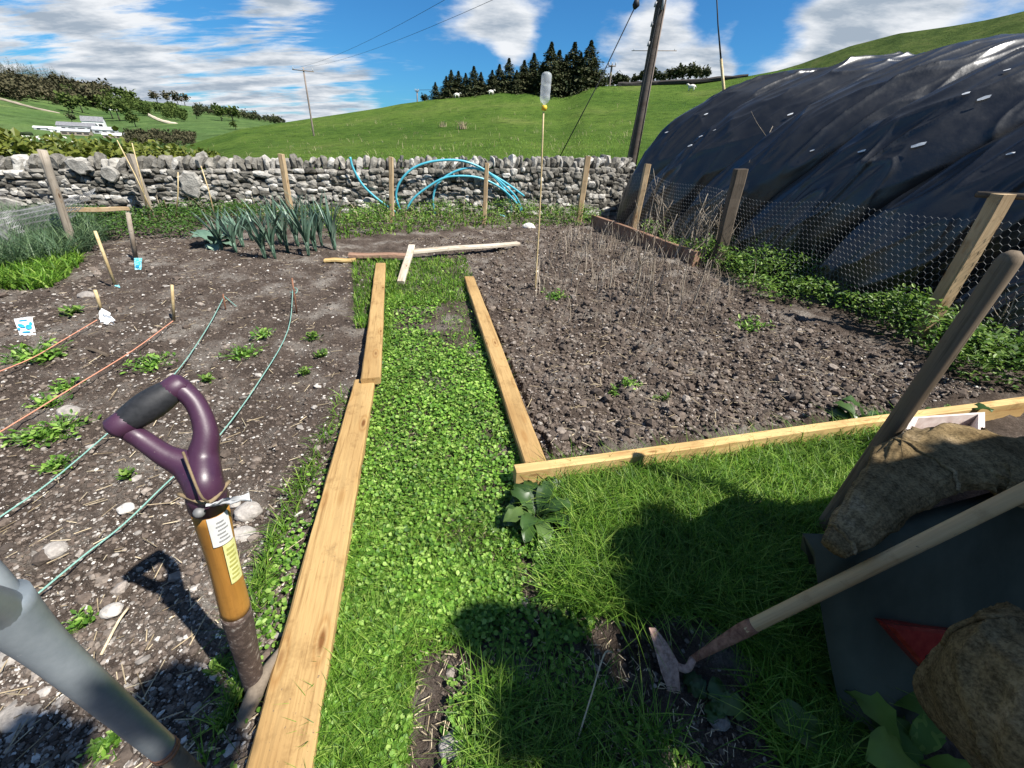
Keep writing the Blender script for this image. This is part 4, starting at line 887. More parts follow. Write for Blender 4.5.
# seed markers
def stick(px0, py0, px1, py1, w_, label, mt='bamboo', name='marker_stick', dz=0, cat='stick', rad=True, lenY=None):
    B = gp(px0, py0); T = at(px1, py1, B[1]+dz); mb = MB(); d = (T-B); mb.add(*tube([B-d*.1, B+d*.5, T], [w_, w_, w_*.9], 8)); o = mb.build(name, M_[mt]); return tag(o, label, cat), B, T
stick(116, 287, 95, 231, .015, 'thin yellow cane leaning left above a crumpled blue packet', 'bamboo')
stick(136, 260, 128, 213, .026, 'grey wooden marker with an upright blue seed packet at its foot', 'old_wood')
stick(102, 312, 95, 290, .014, 'short pale stick pushed through a white seed packet', 'bamboo')
stick(174, 321, 172, 285, .012, 'short upright pale stick where the second orange twine ends', 'bamboo')
stick(297, 314, 292, 278, .008, 'rusty metal peg holding the right hand green twine', 'rust', 'metal_peg', cat='peg')
stick(226, 312, 223, 294, .007, 'small rusty peg holding the left hand green twine', 'rust', 'metal_peg', cat='peg')
def sheet(name, P, mt, label, cat, n=9, amp=.01, nrm=None, thick=.002):
    """quad P0..P3 crumpled grid"""
    P = [np.asarray(p, float) for p in P]; u, v = np.meshgrid(np.linspace(0, 1, n), np.linspace(0, 1, n), indexing='ij'); u = u[..., None]; v = v[..., None]
    G = P[0]*(1-u)*(1-v)+P[1]*u*(1-v)+P[2]*u*v+P[3]*(1-u)*v; nn = np.cross(P[1]-P[0], P[3]-P[0]); nn /= np.linalg.norm(nn); nn = nn*np.sign(nn@(CAM-P[0]))
    h = fbm(u[..., 0]*3+RNG.random()*9, v[..., 0]*3, 3, 8)*amp*2; G = G+nn*h[..., None]; G2 = G-nn*thick; V = np.concatenate([G.reshape(-1, 3), G2.reshape(-1, 3)])
    F = []
    for i in range(n-1):
        for j in range(n-1):
            q = [i*n+j, (i+1)*n+j, (i+1)*n+j+1, i*n+j+1]; F.append(q); F.append([x+n*n for x in q[::-1]])
    return (G, nn, mk(name, V, F, M_[mt], smooth=True, base=P[0])) if label is None else tag(mk(name, V, F, M_[mt], smooth=True, base=P[0]), label, cat)
def packet(quad, zs, mt, label, marks=None, amp=.02):
    P = [gp(x, y, z) for (x, y), z in zip(quad, zs)]
    t = thing('seed_packet', P[0], label, 'seed packet'); n = 9
    G, nn, o = sheet('packet', P, mt, None, None, amp=amp); o.parent = t; o.location = WL[o.name]-P[0]
    for m_ in (marks or []):
        pts = [P[0]*(1-u)*(1-v)+P[1]*u*(1-v)+P[2]*u*v+P[3]*(1-u)*v+nn*(.006+amp*.6) for u, v in m_]
        mk('printed_mark', pts, [list(range(len(pts)))], M_['bluemark'], t)
    return t
def ell(cu, cv, a, b_, n=10, rot=0): return [(cu+a*math.cos(k/n*TAU), cv+b_*math.sin(k/n*TAU+rot)) for k in range(n)]
packet([(14, 319), (32, 317), (36, 335), (20, 336)], [.08, .08, .01, .01], 'paper', 'white seed packet printed with blue shapes lying at the left edge', [ell(.32, .5, .2, .12, rot=.5), ell(.72, .6, .2, .14), ell(.88, .42, .1, .09), ell(.12, .66, .1, .06), ell(.5, .86, .3, .04), ell(.5, .2, .28, .035)], .012)
packet([(134, 258), (142, 258), (141, 270), (135, 270)], [.14, .14, .01, .01], 'bluepaper', 'bright blue seed packet standing upright against a grey marker', [ell(.5, .7, .3, .12)], .008)
packet([(113, 286), (119, 285), (121, 289), (114, 290)], [.03, .03, .01, .01], 'bluepaper', 'crumpled pale blue packet flat at the foot of the yellow cane', None, .02)
packet([(103, 309), (109, 312), (116, 323), (99, 322)], [.10, .08, .02, .015], 'paper', 'white seed packet skewered on a short pale stick', None, .05)
packet([(110, 315), (115, 320), (113, 325), (104, 324)], [.04, .04, .02, .02], 'paper', 'crumpled lower corner of white packet folded on the soil', None, .03)
# twines
def twine(pts, label, mt, rad=.0055, z=.05):
    P = [gp(x, y, z) for x, y in pts]; P = smoothpts(P, 5); V, F = tube(P, rad, 6); return tag(mk('garden_twine', V, F, M_[mt]), label, 'twine')
twine([(97, 320), (60, 342), (30, 359), (-20, 379)], 'orange twine running left from the white packet stick', 'twine_o', .0038)
twine([(173, 321), (132, 351), (67, 391), (0, 432), (-40, 456)], 'orange twine running from the upright pale stick across the left bed', 'twine_o', .0038)
twine([(224, 297), (206, 330), (172, 377), (107, 434), (50, 482), (0, 517), (-40, 545)], 'green twine passing behind the spade grip to the left edge', 'twine_g', .0036)
twine([(293, 288), (288, 330), (256, 386), (212, 444), (172, 478), (125, 523), (82, 557), (30, 600), (0, 622)], 'long green twine passing just behind the spade shaft', 'twine_g', .0036)
twine([(224, 296), (236, 306)], 'loose end of green twine by the small rusty peg', 'twine_g', .004)
twine([(293, 287), (297, 289), (296, 293), (290, 292)], 'tangle of green twine round the rusty metal peg', 'twine_g', .004)
# bottle on a cane
BC = gp(535, 292); t = thing('bottle_on_cane', BC, 'upturned clear plastic bottle with a yellow neck on a thin cane', 'bottle scarer')
bt_ = at(543.5, 112, BC[1]); b0 = at(544.3, 106, BC[1]); b1 = at(547, 72, BC[1])
mb = MB(); mb.add(*tube([BC-[0, 0, .1], mid(BC, bt_)+[.01, 0, 0], bt_], [.010, .009, .008], 8, m=4)); mb.build('cane', M_['bamboo'], t)
ax = b1-b0; sh = [(0, .02), (.06, .03), (.12, .075), (.2, .098), (.3, .1), (.38, .093), (.42, .1), (.6, .1), (.64, .093), (.68, .1), (.9, .1), (.96, .085), (1, .05)]
mb = MB(); mb.add(*tube([b0+ax*a for a, b_ in sh], [b_*.5 for a, b_ in sh], 20)); mb.build('bottle', M_['bottle'], t)
mb = MB(); mb.add(*tube([b0-ax*.14, b0-ax*.03, b0+ax*.02], [.022, .03, .022], 12)); mb.build('neck', M_['yellowcap'], t)
# blue pipe coil
def wp(px, py, off=.3): return onwall(px, py, off)
t = thing('water_pipe', wp(440, 212), 'loose coil of bright blue water pipe leaning on the stone wall', 'pipe')
lo_ = [[(350, 157), (353, 168), (362, 184), (375, 197), (390, 208), (398, 214)],
       [(400, 210), (396, 196), (400, 182), (412, 169), (430, 162), (452, 160), (470, 163), (488, 172), (502, 183), (516, 197), (522, 210)],
       [(406, 210), (414, 198), (428, 187), (444, 178), (462, 176), (480, 178), (496, 185), (508, 194), (518, 205), (521, 212)],
       [(435, 214), (433, 200), (437, 185), (450, 174), (468, 168), (484, 171), (498, 178), (512, 187), (524, 196)],
       [(485, 170), (497, 180), (506, 192), (511, 205), (511, 213)], [(500, 215), (506, 217), (514, 218)]]
for k, pts in enumerate(lo_):
    P = [wp(x, y, .40+.05*(k % 3)) for x, y in pts]; V, F = tube(P, .025, 10, m=6); mk('pipe_loop', V, F, M_['hose'], t, smooth=True)
# ---------------------------------------------------------------- spade
SB = np.array([-.79, .55, 0.]); SJ = gp(205, 488, .92); ud = (SJ-SB)/np.linalg.norm(SJ-SB)
t = thing('spade', SB, 'spade stuck in the left bed with purple D grip and varnished wooden shaft', 'spade')
wz = None
def onshaft(y):
    return min((SB+(SJ-SB)*k for k in np.linspace(-.2, 1.1, 500)), key=lambda q: abs(float(prj(q)[1])-y))
w0_, w1_ = onshaft(612), onshaft(504)
RS = .032
mb = MB(); 
secs = []
ex = np.cross(ud, [0, 0, 1.]); ex /= np.linalg.norm(ex); ey = np.cross(ud, ex)
# wooden shaft in local frame for the grain
Ls = np.linalg.norm(w1_-w0_); Mx = Matrix(((ud[0], ex[0], ey[0], w0_[0]), (ud[1], ex[1], ey[1], w0_[1]), (ud[2], ex[2], ey[2], w0_[2]), (0, 0, 0, 1)))
V, F = tube([(x, 0, 0) for x in np.linspace(0, Ls, 12)], [RS*(1+.05*math.cos(x*6)) for x in np.linspace(0, 1, 12)], 24)
o = mk('shaft', V, F, M_['varnish'], smooth=True, local=True); o.parent = t; o.matrix_basis = Matrix.Translation(-Vector(SB.tolist())) @ Mx
mb.add(*tube([SB-ud*.02, SB+(w0_-SB)*.35, SB+(w0_-SB)*.8, w0_+ud*.015], [.030, .031, .034, .035], 18, m=4)); mb.build('socket', M_['mudmetal'], t)
# stickers wrapped on the shaft (camera side)
toc = CAM-mid(w0_, w1_); toc -= ud*(toc@ud); toc /= np.linalg.norm(toc); tor = np.cross(ud, toc)
if tor@_r < 0: tor = -tor
def sticker(k0, k1, a0, a1, mt, name, lift=.0015, par=None):
    V = []; n_ = 9
    for k in (k0, k1):
        for i in range(n_):
            a = math.radians(a0+(a1-a0)*i/(n_-1)); V.append(w0_+(w1_-w0_)*(k+.05)+(toc*math.cos(a)+tor*math.sin(a))*(RS*1.05+lift))
    return mk(name, V, [[i, i+1, n_+i+1, n_+i] for i in range(n_-1)], M_[mt], par or t, smooth=True)
s_ = sticker(.71, .93, -18, 50, 'label', 'barcode_sticker')
for k in range(6): sticker(.74+.028*k, .752+.028*k, 2+4*(k % 2), 38-5*(k % 3), 'ink', 'small_print', .0025, s_)
s_ = sticker(.36, .705, 8, 55, 'ylabel', 'yellow_sticker')
for k in range(8): sticker(.4+.036*k, .418+.036*k, 14+3*(k % 3), 42+4*(k % 2), 'oliveink', 'small_print', .0025, s_)
# purple grip: socket, two arms, crosspiece
zJ = SJ[2]; zg = zJ+.14
gl, gr = gp(120, 426, zg-.01), gp(178, 386, zg+.035)
mb = MB()
mb.add(*tube([w1_-ud*.004, w1_+ud*.03, SJ+ud*.01], [RS*1.13, RS*1.12, RS*1.0], 20))
mb.add(*tube([w1_+ud*.02, SJ+ud*.005, gp(190, 467, zJ+.035), gp(165, 455, zJ+.065), gp(140, 438, zJ+.10), gl], [.031, .034, .030, .021, .018, .019], 16, m=6))
mb.add(*tube([w1_+ud*.02, SJ+ud*.01, gp(203, 458, zJ+.045), gp(206, 432, zJ+.09), gp(196, 404, zJ+.14), gr], [.031, .034, .029, .022, .019, .021], 16, m=6))
mb.add(*tube([SJ-ud*.02, gp(200, 472, zJ+.03), gp(192, 462, zJ+.05)], [.030, .030, .012], 14, m=4))
gd = (gr-gl)/np.linalg.norm(gr-gl)
mb.add(*tube([gl-gd*.018, gl-gd*.010, gl+gd*.022, gl+gd*.026], [.014, .024, .025, .02], 18)); mb.add(*tube([gr-gd*.026, gr-gd*.022, gr+gd*.010, gr+gd*.018], [.02, .025, .024, .014], 18))
mb.build('handle_yoke', M_['purple'], t)
mb = MB(); mb.add(*tube([gl+gd*.012, gl+gd*.03, mid(gl, gr), gr-gd*.03, gr-gd*.012], [.024, .0275, .030, .0275, .024], 20, m=3)); mb.build('rubber_grip', M_['rubber'], t)
q = SJ-ud*.012+toc*.04
mb = MB(); V, F = ICO2; mb.add(V*[.011, .011, .011]+(w1_+ud*.02+toc*.035-tor*.018), F.tolist()); mb.build('rivet', M_['wire'], t)
mb = MB(); mb.add(*tube([SJ+tor*.042-ud*.0, SJ+toc*.042+ud*.0, SJ-tor*.042+ud*.004], [.004]*3, 6, m=8)); mb.add(*tube([SJ+toc*.043, SJ+toc*.05+ud*.04-tor*.01, gp(183, 452, zJ+.09)], .0025, 5, m=4))
mb.build('tied_string', M_['straw'], t)
V = []; 
G, nn, o = sheet('paper_tag', [q+tor*.005, q+tor*.07+toc*.01-ud*.01, q+tor*.065+toc*.02+ud*.012, q-tor*.005+toc*.012+ud*.022], 'paper', None, None, amp=.012); o.parent = t; o.location = WL[o.name]-SB
# blade, mostly buried
bx = np.cross(ud, SUN); bx = np.array([.86, -.5, .1]); bx /= np.linalg.norm(bx); bn = np.cross(ud, bx)
V = []
for dz, hw in ((.03, .035), (-.0, .10), (-.015, .105), (-.22, .095)):
    for s in np.linspace(-1, 1, 7):
        for th_ in (-.004, .004): V.append(SB+ud*(dz-.02)+bx*s*hw+bn*(th_+.018*(1-s*s)))
F = []
for r in range(3):
    for c in range(6):
        a0 = (r*7+c)*2; b0_ = ((r+1)*7+c)*2; F.append([a0, a0+2, b0_+2, b0_]); F.append([a0+1, b0_+1, b0_+3, a0+3])
for c in range(6): F.append([c*2, c*2+1, c*2+3, c*2+2])
mk('blade', V, F, M_['mudmetal'], t, smooth=False)
tag((lambda V, F: mk('root', V, F, M_['stem'], smooth=True, attr={'rnd': np.full(len(V), .0)}))(*tube([gp(240, 728, .02), gp(252, 700, .04), gp(266, 672, .06), gp(288, 640, .05)], [.016, .026, .02, .008], 10, rnd=.1, m=5)), 'gnarled grey root lying between the spade and the long board', 'root')
# ---------------------------------------------------------------- grey metal handled tool at lower left
TG = np.array([-.575, .232, 0.]); t = thing('grey_handled_fork', TG, 'upright garden tool with a thick grey metal Y handle at the lower left corner', 'garden fork')
mb = MB(); mb.add(*tube([TG+[0, 0, .61], TG+[0, 0, .63], TG+[0, 0, .8], TG+[0, 0, .98], TG+[0, 0, 1.08]], [.0178, .0182, .019, .0215, .029], 28, m=5))
for s in (-1, 1):
    dx = np.array([.80, -.6, 0])*s
    mb.add(*tube([TG+[0, 0, 1.0], TG+dx*.008+[0, 0, 1.07], TG+dx*.05+[0, 0, 1.15], TG+dx*.085+[0, 0, 1.25]], [.012, .021, .017, .014], 24, m=5))
mb.add(*tube([TG+np.array([.8, -.6, 0])*-.1+[0, 0, 1.25], TG+np.array([.8, -.6, 0])*.1+[0, 0, 1.25]], [.026, .026], 16)); mb.build('handle_yoke', M_['greymetal'], t)
for z in (.625, .615): 
    mb = MB(); mb.add(*tube([TG+[0, 0, z-.004], TG+[0, 0, z+.003]], [.0195, .0195], 26)); mb.build('collar', M_['rust'], t)
mb = MB(); mb.add(*tube([TG+[0, 0, .12], TG+[0, 0, .64]], [.014, .0162], 20)); mb.build('shaft', M_['grey_ash'], t)
mb = MB()
for k in (-.09, -.03, .03, .09): mb.add(*tube([TG+[k*.8, -k*.6, .1], TG+[k*.8, -k*.6, -.1]], [.012, .008], 8))
mb.add(*tube([TG+[-.08, .06, .1], TG+[.08, -.06, .1]], [.015, .015], 8)); mb.build('tines', M_['rust'], t)
# ---------------------------------------------------------------- leaning handles and hoe at right
def dpt(x, y, dpth): return dp(x, y, dpth)
wb = gp(815, 540, -.02); wt = dp(1008, 262, 1.22)
dd = (wt-wb); Lh = np.linalg.norm(dd); dd /= Lh; sx_ = np.cross(dd, [0, 0, 1.]); sx_ /= np.linalg.norm(sx_); sy_ = np.cross(dd, sx_)
Mx = Matrix(((dd[0], sx_[0], sy_[0], wb[0]), (dd[1], sx_[1], sy_[1], wb[1]), (dd[2], sx_[2], sy_[2], wb[2]), (0, 0, 0, 1)))
V, F = tube([(x, 0, 0) for x in list(np.linspace(-.1, Lh, 14))+[Lh+.02, Lh+.034]], [.034-.004*k/13 for k in range(14)]+[.026, .011], 22)
o = mk('tool_handle', V, F, M_['grey_ash'], smooth=True, local=True); o.matrix_world = Mx; tag(o, 'thick grey weathered wooden handle with a rounded end leaning over the sacking', 'tool handle')
hb0 = gp(742, 631, .20); hb1 = dp(1040, 484, .93); dd = (hb1-hb0); Lh = np.linalg.norm(dd); dd /= Lh
ht = thing('garden_hoe', gp(668, 675), 'garden hoe with a long pale wooden shaft and rusty blade at lower right', 'hoe')
sx_ = np.cross(dd, [0, 0, 1.]); sx_ /= np.linalg.norm(sx_); sy_ = np.cross(dd, sx_); Mx = Matrix(((dd[0], sx_[0], sy_[0], hb0[0]), (dd[1], sx_[1], sy_[1], hb0[1]), (dd[2], sx_[2], sy_[2], hb0[2]), (0, 0, 0, 1)))
V, F = tube([(-.02, 0, 0)]+[(x, 0, 0) for x in np.linspace(0.02, Lh+.35, 14)], [.012]+[.021-.004*k/13 for k in range(14)], 20)
o = mk('shaft', V, F, M_['ash'], smooth=True, local=True); o.parent = ht; o.matrix_basis = Matrix.Translation(-Vector(WL[ht.name].tolist())) @ Mx
ns = gp(693, 659, .07); mb = MB(); mb.add(*tube([hb0+dd*.05, hb0, mid(hb0, ns), ns], [.022, .023, .017, .011], 14, m=3)); mb.build('socket', M_['rust'], ht)
nb = gp(675, 664, .045)
mb = MB(); mb.add(*tube([ns, gp(688, 668, .07), gp(681, 668, .06), nb], [.012, .012, .012, .012], 10, m=4)); mb.build('neck', M_['hoe_rust'], ht)
bq = [gp(649, 628, .13), gp(655, 628, .125), gp(668, 645, .10), gp(678, 663, .07), gp(680, 691, .02), gp(668, 691, .01), gp(661, 672, .05)]
cen = sum(bq)/len(bq); nn = np.array([-.5, -.6, .5]); nn /= np.linalg.norm(nn); V = [q for q in bq]+[cen+nn*.012]+[q-nn*.006 for q in bq]+[cen-nn*.0]; m_ = len(bq)
F = [[k, (k+1) % m_, m_] for k in range(m_)]+[[(k+1) % m_+m_+1, k+m_+1, 2*m_+1] for k in range(m_)]+[[k, k+m_+1, (k+1) % m_+m_+1, (k+1) % m_] for k in range(m_)]
mk('blade', V, F, M_['hoe_rust'], ht)
# ---------------------------------------------------------------- dark trailer body under sacking
TA = np.array([.955, .745, .60]); e1 = np.array([.953, .303, 0.]); e2 = np.array([.303, -.953, 0.])
LT = 2.2
tt = thing('trailer', (TA[0]+1, TA[1]+.2, 0), 'dark green moulded trailer body in deep shade with a red triangle, at lower right', 'trailer')
def tp_(u, v, o=0):  # u along, v down the sloping face (0 top, 1 bottom)
    p = TA+e1*(u*LT)+e2*(.34*v**1.2)+np.array([0, 0, -.62*v]); nrm = e2*.62+np.array([0, 0, .34]); nrm /= np.linalg.norm(nrm); return p+nrm*o+e1*(.11*v*(1-u)*.9)
nu_, nv_ = 28, 16; V = []; F = []
for i in range(nu_):
    u = i/(nu_-1)
    for j in range(nv_):
        v = j/(nv_-1); pan = (.018 if (.12 < u < .95 and .16 < v < .9) else 0); ed = .05*max(0, 1-u/.05)**2+.04*max(0, 1-v/.08)**2; V.append(tp_(u, v, -ed+pan*.6))
# left side and top returns
def idx(i, j): return i*nv_+j
for i in range(nu_-1):
    for j in range(nv_-1): F.append([idx(i, j), idx(i, j+1), idx(i+1, j+1), idx(i+1, j)])
n0 = len(V); back = np.array([-.303, .953, 0])
for k in range(1, 5):
    for j in range(nv_): V.append(V[idx(0, j)]+np.array([0, 0, -.065*k*(1-j/(nv_-1))])+np.array([.80, .6, 0])*(.06*k)+e1*(.0))
def sidx(k, j): return idx(0, j) if k == 0 else n0+(k-1)*nv_+j
for k in range(4):
    for j in range(nv_-1): F.append([sidx(k, j), sidx(k+1, j), sidx(k+1, j+1), sidx(k, j+1)])
n1 = len(V)
for k in range(1, 5):
    for i in range(nu_): V.append(V[idx(i, 0)]+np.array([.92, .39, 0])*(.05*k)+np.array([0, 0, -.065*k]))
def tidx(k, i): return idx(i, 0) if k == 0 else n1+(k-1)*nu_+i
for k in range(4):
    for i in range(nu_-1): F.append([tidx(k, i), tidx(k, i+1), tidx(k+1, i+1), tidx(k+1, i)])
mk('body', V, F, M_['bin'], tt, smooth=True)
# red triangle
def onface(px, py, o=.0):
    d = ray(px, py); best = None
    # intersect with the mean plane of the face
    p0 = tp_(.3, .5, o); nrm = e2*.62+np.array([0, 0, .34]); nrm /= np.linalg.norm(nrm); k = ((p0-CAM)@nrm)/(d@nrm); return CAM+d*k
T3 = [onface(886, 624, .03), onface(972, 633, .03), onface(938, 686, .03)]; cen = sum(T3)/3; nrm = e2*.62+np.array([0, 0, .34]); nrm /= np.linalg.norm(nrm)
V = T3+[cen+(q-cen)*.9+nrm*.012 for q in T3]+[q-nrm*.03 for q in T3]; F = [[3, 4, 5]]+[[k, (k+1) % 3, 3+(k+1) % 3, 3+k] for k in range(3)]+[[6+k, 6+(k+1) % 3, (k+1) % 3, k] for k in range(3)]
rt_ = mk('triangle_reflector', V, F, M_['red'], tt)
for px, py in ((928, 658), (952, 641)):
    q = onface(px, py, .045); mb = MB(); mb.add(*tube([q-nrm*.004, q+nrm*.004], [.009, .007], 10)); mb.build('bolt', M_['rubber'], rt_)
# sacking draped over the rim
def sack(name, path, radu, radv, label, zc, seg=40, nn_=90, wr_=.13, openend=False, base_n=None, seams=((.03, .05, .45), (.45, .02, .4))):
    P = smoothpts([np.append(p, [a, b_]) for p, a, b_ in zip(path, radu, radv)], 14); secs = []
    for i, q in enumerate(P):
        p = q[:3]; tpt = P[min(i+1, len(P)-1)][:3]-P[max(i-1, 0)][:3]; tpt /= np.linalg.norm(tpt); up = np.array([0, 0, 1.]); sd = np.cross(tpt, up); sd /= np.linalg.norm(sd); up2 = np.cross(sd, tpt)
        ang = np.linspace(0, TAU, nn_, endpoint=False); f1 = fbm(ang*2.2+0*ang, np.full(nn_, i*.09), 4, 61); f1 = f1*(1-((ang/TAU)**6))+fbm(ang*0, np.full(nn_, i*.09), 4, 61)*((ang/TAU)**6)
        ca_, sa_ = np.cos(ang), np.sin(ang); px_ = np.sign(ca_)*np.abs(ca_)**.8; py_ = np.sign(sa_)*np.abs(sa_)**.8
        l_ = i*.13; rg = lambda sx, sy, sd2, p=4: (1-np.abs(2*vnoise(ca_*sx+sa_*.7+l_*sy+9, sa_*sx+l_*sy*.6+5, sd2)-1))**p
        kk = 1+wr_*(.9*fbm(ca_*1.2+9+l_*.8, sa_*1.2+5+l_*.5, 3, 61)*3+1.1*rg(1.6, .9, 63)+.5*rg(3., .5, 64)-.9)
        secs.append(p+(px_*q[3]*kk)[:, None]*sd+(py_*q[4]*kk)[:, None]*up2)
    if openend: # tuck inwards for an open mouth
        c0 = secs[0].mean(0); d0 = (P[2][:3]-P[0][:3]); d0 /= np.linalg.norm(d0); inner = [c0+(secs[0]-c0)*.86+d0*.02, c0+(secs[0]-c0)*.8+d0*.12]; secs = inner[::-1]+secs
    V, F = sect_loft(secs); uu = np.repeat(np.arange(len(secs))*.03, nn_); vv = np.tile(np.concatenate([np.linspace(0, 1, nn_//2), np.linspace(1, 0, nn_-nn_//2)]), len(secs))
    t_ = thing(name, V.mean(0)*[1, 1, 0]+[0, 0, V[:, 2].min()], label, 'sacking'); mk('cloth', V, F, M_['hessian'], t_, smooth=True, attr={'su': uu, 'sv': vv})
    for f_, a0, a1 in seams:
        pts = [secs[int(f_*(len(secs)-1))+k2][int((a0+(a1-a0)*k/9)*nn_) % nn_] for k, k2 in zip(range(10), [0, 1, 1, 2, 2, 3, 3, 4, 4, 4])]; c_ = V.mean(0); V2, F2 = tube([q+(q-c_)/np.linalg.norm(q-c_)*.004 for q in pts], .006, 8, m=3); mk('seam', V2, F2, M_['hessian'], t_, smooth=True, attr={'su': np.zeros(len(V2)), 'sv': np.zeros(len(V2))})
    return t_
zs = .66
sack('hessian_sack', [gp(834, 549, .60), gp(862, 520, .63), gp(893, 490, zs), gp(925, 462, zs+.02), gp(965, 456, zs+.03), gp(1015, 470, zs+.02), gp(1090, 485, zs)], [.035, .065, .09, .125, .16, .19, .2], [.02, .035, .045, .05, .06, .07, .08], 'brown hessian sacking draped over the rim of the dark trailer', zs, openend=False)
sack('hessian_sack', [gp(978, 655, .52), gp(1000, 672, .56), gp(1010, 690, .58), gp(1045, 715, .6), gp(1090, 750, .6)], [.03, .09, .13, .16, .16], [.08, .15, .17, .17, .16], 'bulky dirty sack bundle in the bottom right corner in front of the red triangle', .5, wr_=.11)
fold = [gp(885, 470, zs+.07), gp(889, 485, zs+.05), gp(900, 505, .65)]
# pale pink tray
tr_ = thing('ceramic_trough', gp(935, 425, .2), 'pale pink chipped trough rim showing above the sacking', 'trough'); Q = [gp(905, 432, .28), gp(912, 417, .28), gp(985, 412, .28), gp(985, 436, .28)]
V = Q+[q-[0, 0, .28] for q in Q]; cen = sum(Q)/4; inn = [cen+(q-cen)*.82 for q in Q]; V += inn+[q-[0, 0, .2] for q in inn]
F = [[k, (k+1) % 4, 4+(k+1) % 4, 4+k][::-1] for k in range(4)]+[[k, (k+1) % 4, 8+(k+1) % 4, 8+k] for k in range(4)]+[[8+k, 8+(k+1) % 4, 12+(k+1) % 4, 12+k] for k in range(4)]+[[12, 13, 14, 15], [7, 6, 5, 4]]
o = mk('trough', V, F, M_['pinkstone'], tr_)
#PART4
# ================================================================== plants and litter
def zfast(P): 
    return gz(P[:, 0], P[:, 1])
def sample(poly_px, n, edge=0, world=False):
    poly = poly_px if world else wpoly(poly_px); a = np.array(poly); mn = a.min(0); mx = a.max(0); out = []
    c = 0
    while c < n:
        P = mn+(mx-mn)*RNG.random((n*2, 2)); k = inpoly(P[:, 0], P[:, 1], poly); P = P[k]; out.append(P); c += len(P)
        if len(out) > 60: break
    P = np.concatenate(out)[:n]; return np.column_stack([P, gz(P[:, 0], P[:, 1])])
def sample_px(poly, n, power=1.):
    """even in the picture's neighbourhood: denser close to the camera"""
    a = np.array(poly, float); mn = a.min(0); mx = a.max(0); out = []; c = 0
    while c < n and len(out) < 60:
        Q = mn+(mx-mn)*RNG.random((n*2, 2)); Q = Q[inpoly(Q[:, 0], Q[:, 1], [tuple(p) for p in poly])]; out.append(Q); c += len(Q)
    Q = np.concatenate(out)[:n]; d = np.stack([_f+(x-512)/FPX*_r+(384-y)/FPX*_u for x, y in Q]); k = -H/d[:, 2]; P = CAM+d*k[:, None]; P[:, 2] = gz(P[:, 0], P[:, 1]); return P
def clumpy(P, s, thr, seed=1):
    f = fbm(P[:, 0]*s, P[:, 1]*s, 4, seed)+.5; return P[f+.12*RNG.standard_normal(len(P)) > thr]
# soil litter: clods, pebbles, straw
LB = [(-40, 800), (-40, 250), (110, 232), (330, 245), (385, 262), (356, 384), (250, 800)]
RB = [(546, 462), (472, 276), (395, 240), (560, 222), (700, 272), (760, 305), (925, 370), (1000, 395)]
P = np.concatenate([sample_px(LB, 12000), sample_px(RB, 19000), sample(LB, 2500), sample(RB, 3500), sample_px([(470, 800), (430, 650), (600, 560), (860, 600), (860, 800)], 1800)])
inr = inpoly(P[:, 0], P[:, 1], RBED); dist = np.hypot(P[:, 0], P[:, 1]); s = .006+.012*RNG.random(len(P))**2.5; s = s*np.where(inr, 1.0, .75)*(.75+.12*dist)
s = np.where(RNG.random(len(P)) < .035, s*2.3, s)
P[:, 2] += s*.15
tag(blobs(P, s, 'soil_clods', M_['clod'], .3, ICO1, flat=.7), 'crumbly brown clods of soil over both beds', 'soil clods', kind='stuff')
P = np.concatenate([sample_px(LB, 12000), sample_px(RB, 6000), sample_px([(0, 800), (0, 640), (130, 700), (250, 800)], 900)]); P = clumpy(P, 1.3, .38, 4)
dist = np.hypot(P[:, 0], P[:, 1]); s = (.0022+.008*RNG.random(len(P))**3.5)*(.55+.16*dist); s = np.where(RNG.random(len(P)) < .02, s*2.4, s); P[:, 2] += s*.3
tag(blobs(P, np.stack([s*1.3, s, s], 1), 'pebbles', M_['pebble'], .22, ICO1, flat=.55), 'pale small stones and dry crumbs scattered over the soil', 'pebbles', kind='stuff')
def litter(P, Lr, rad, name, label, mt='straw', lift=.02):
    n = len(P); az = RNG.random(n)*TAU; L_ = Lr[0]+(Lr[1]-Lr[0])*RNG.random(n)**2; d = np.stack([np.cos(az), np.sin(az), .25*(RNG.random(n)-.4)], 1)*L_[:, None]; A = P+[0, 0, lift]-d/2; B = P+[0, 0, lift]+d/2; V, F = prisms(A, B, rad)
    return tag(mk(name, V, F, M_[mt], attr={'rnd': np.repeat(RNG.random(n), 6)}), label, 'litter', kind='stuff')
P = np.concatenate([sample(LB, 1600), sample(RB, 2600), sample_px(RB, 1500), sample_px(LB, 900)]); P = P[RNG.random(len(P)) < .35]; litter(P, (.015, .11), .0018, 'straw_litter', 'dry straw and root bits lying on both beds')
PATHPX = [(296, 800), (372, 392), (383, 300), (474, 300), (540, 470), (600, 600), (760, 768), (400, 800)]
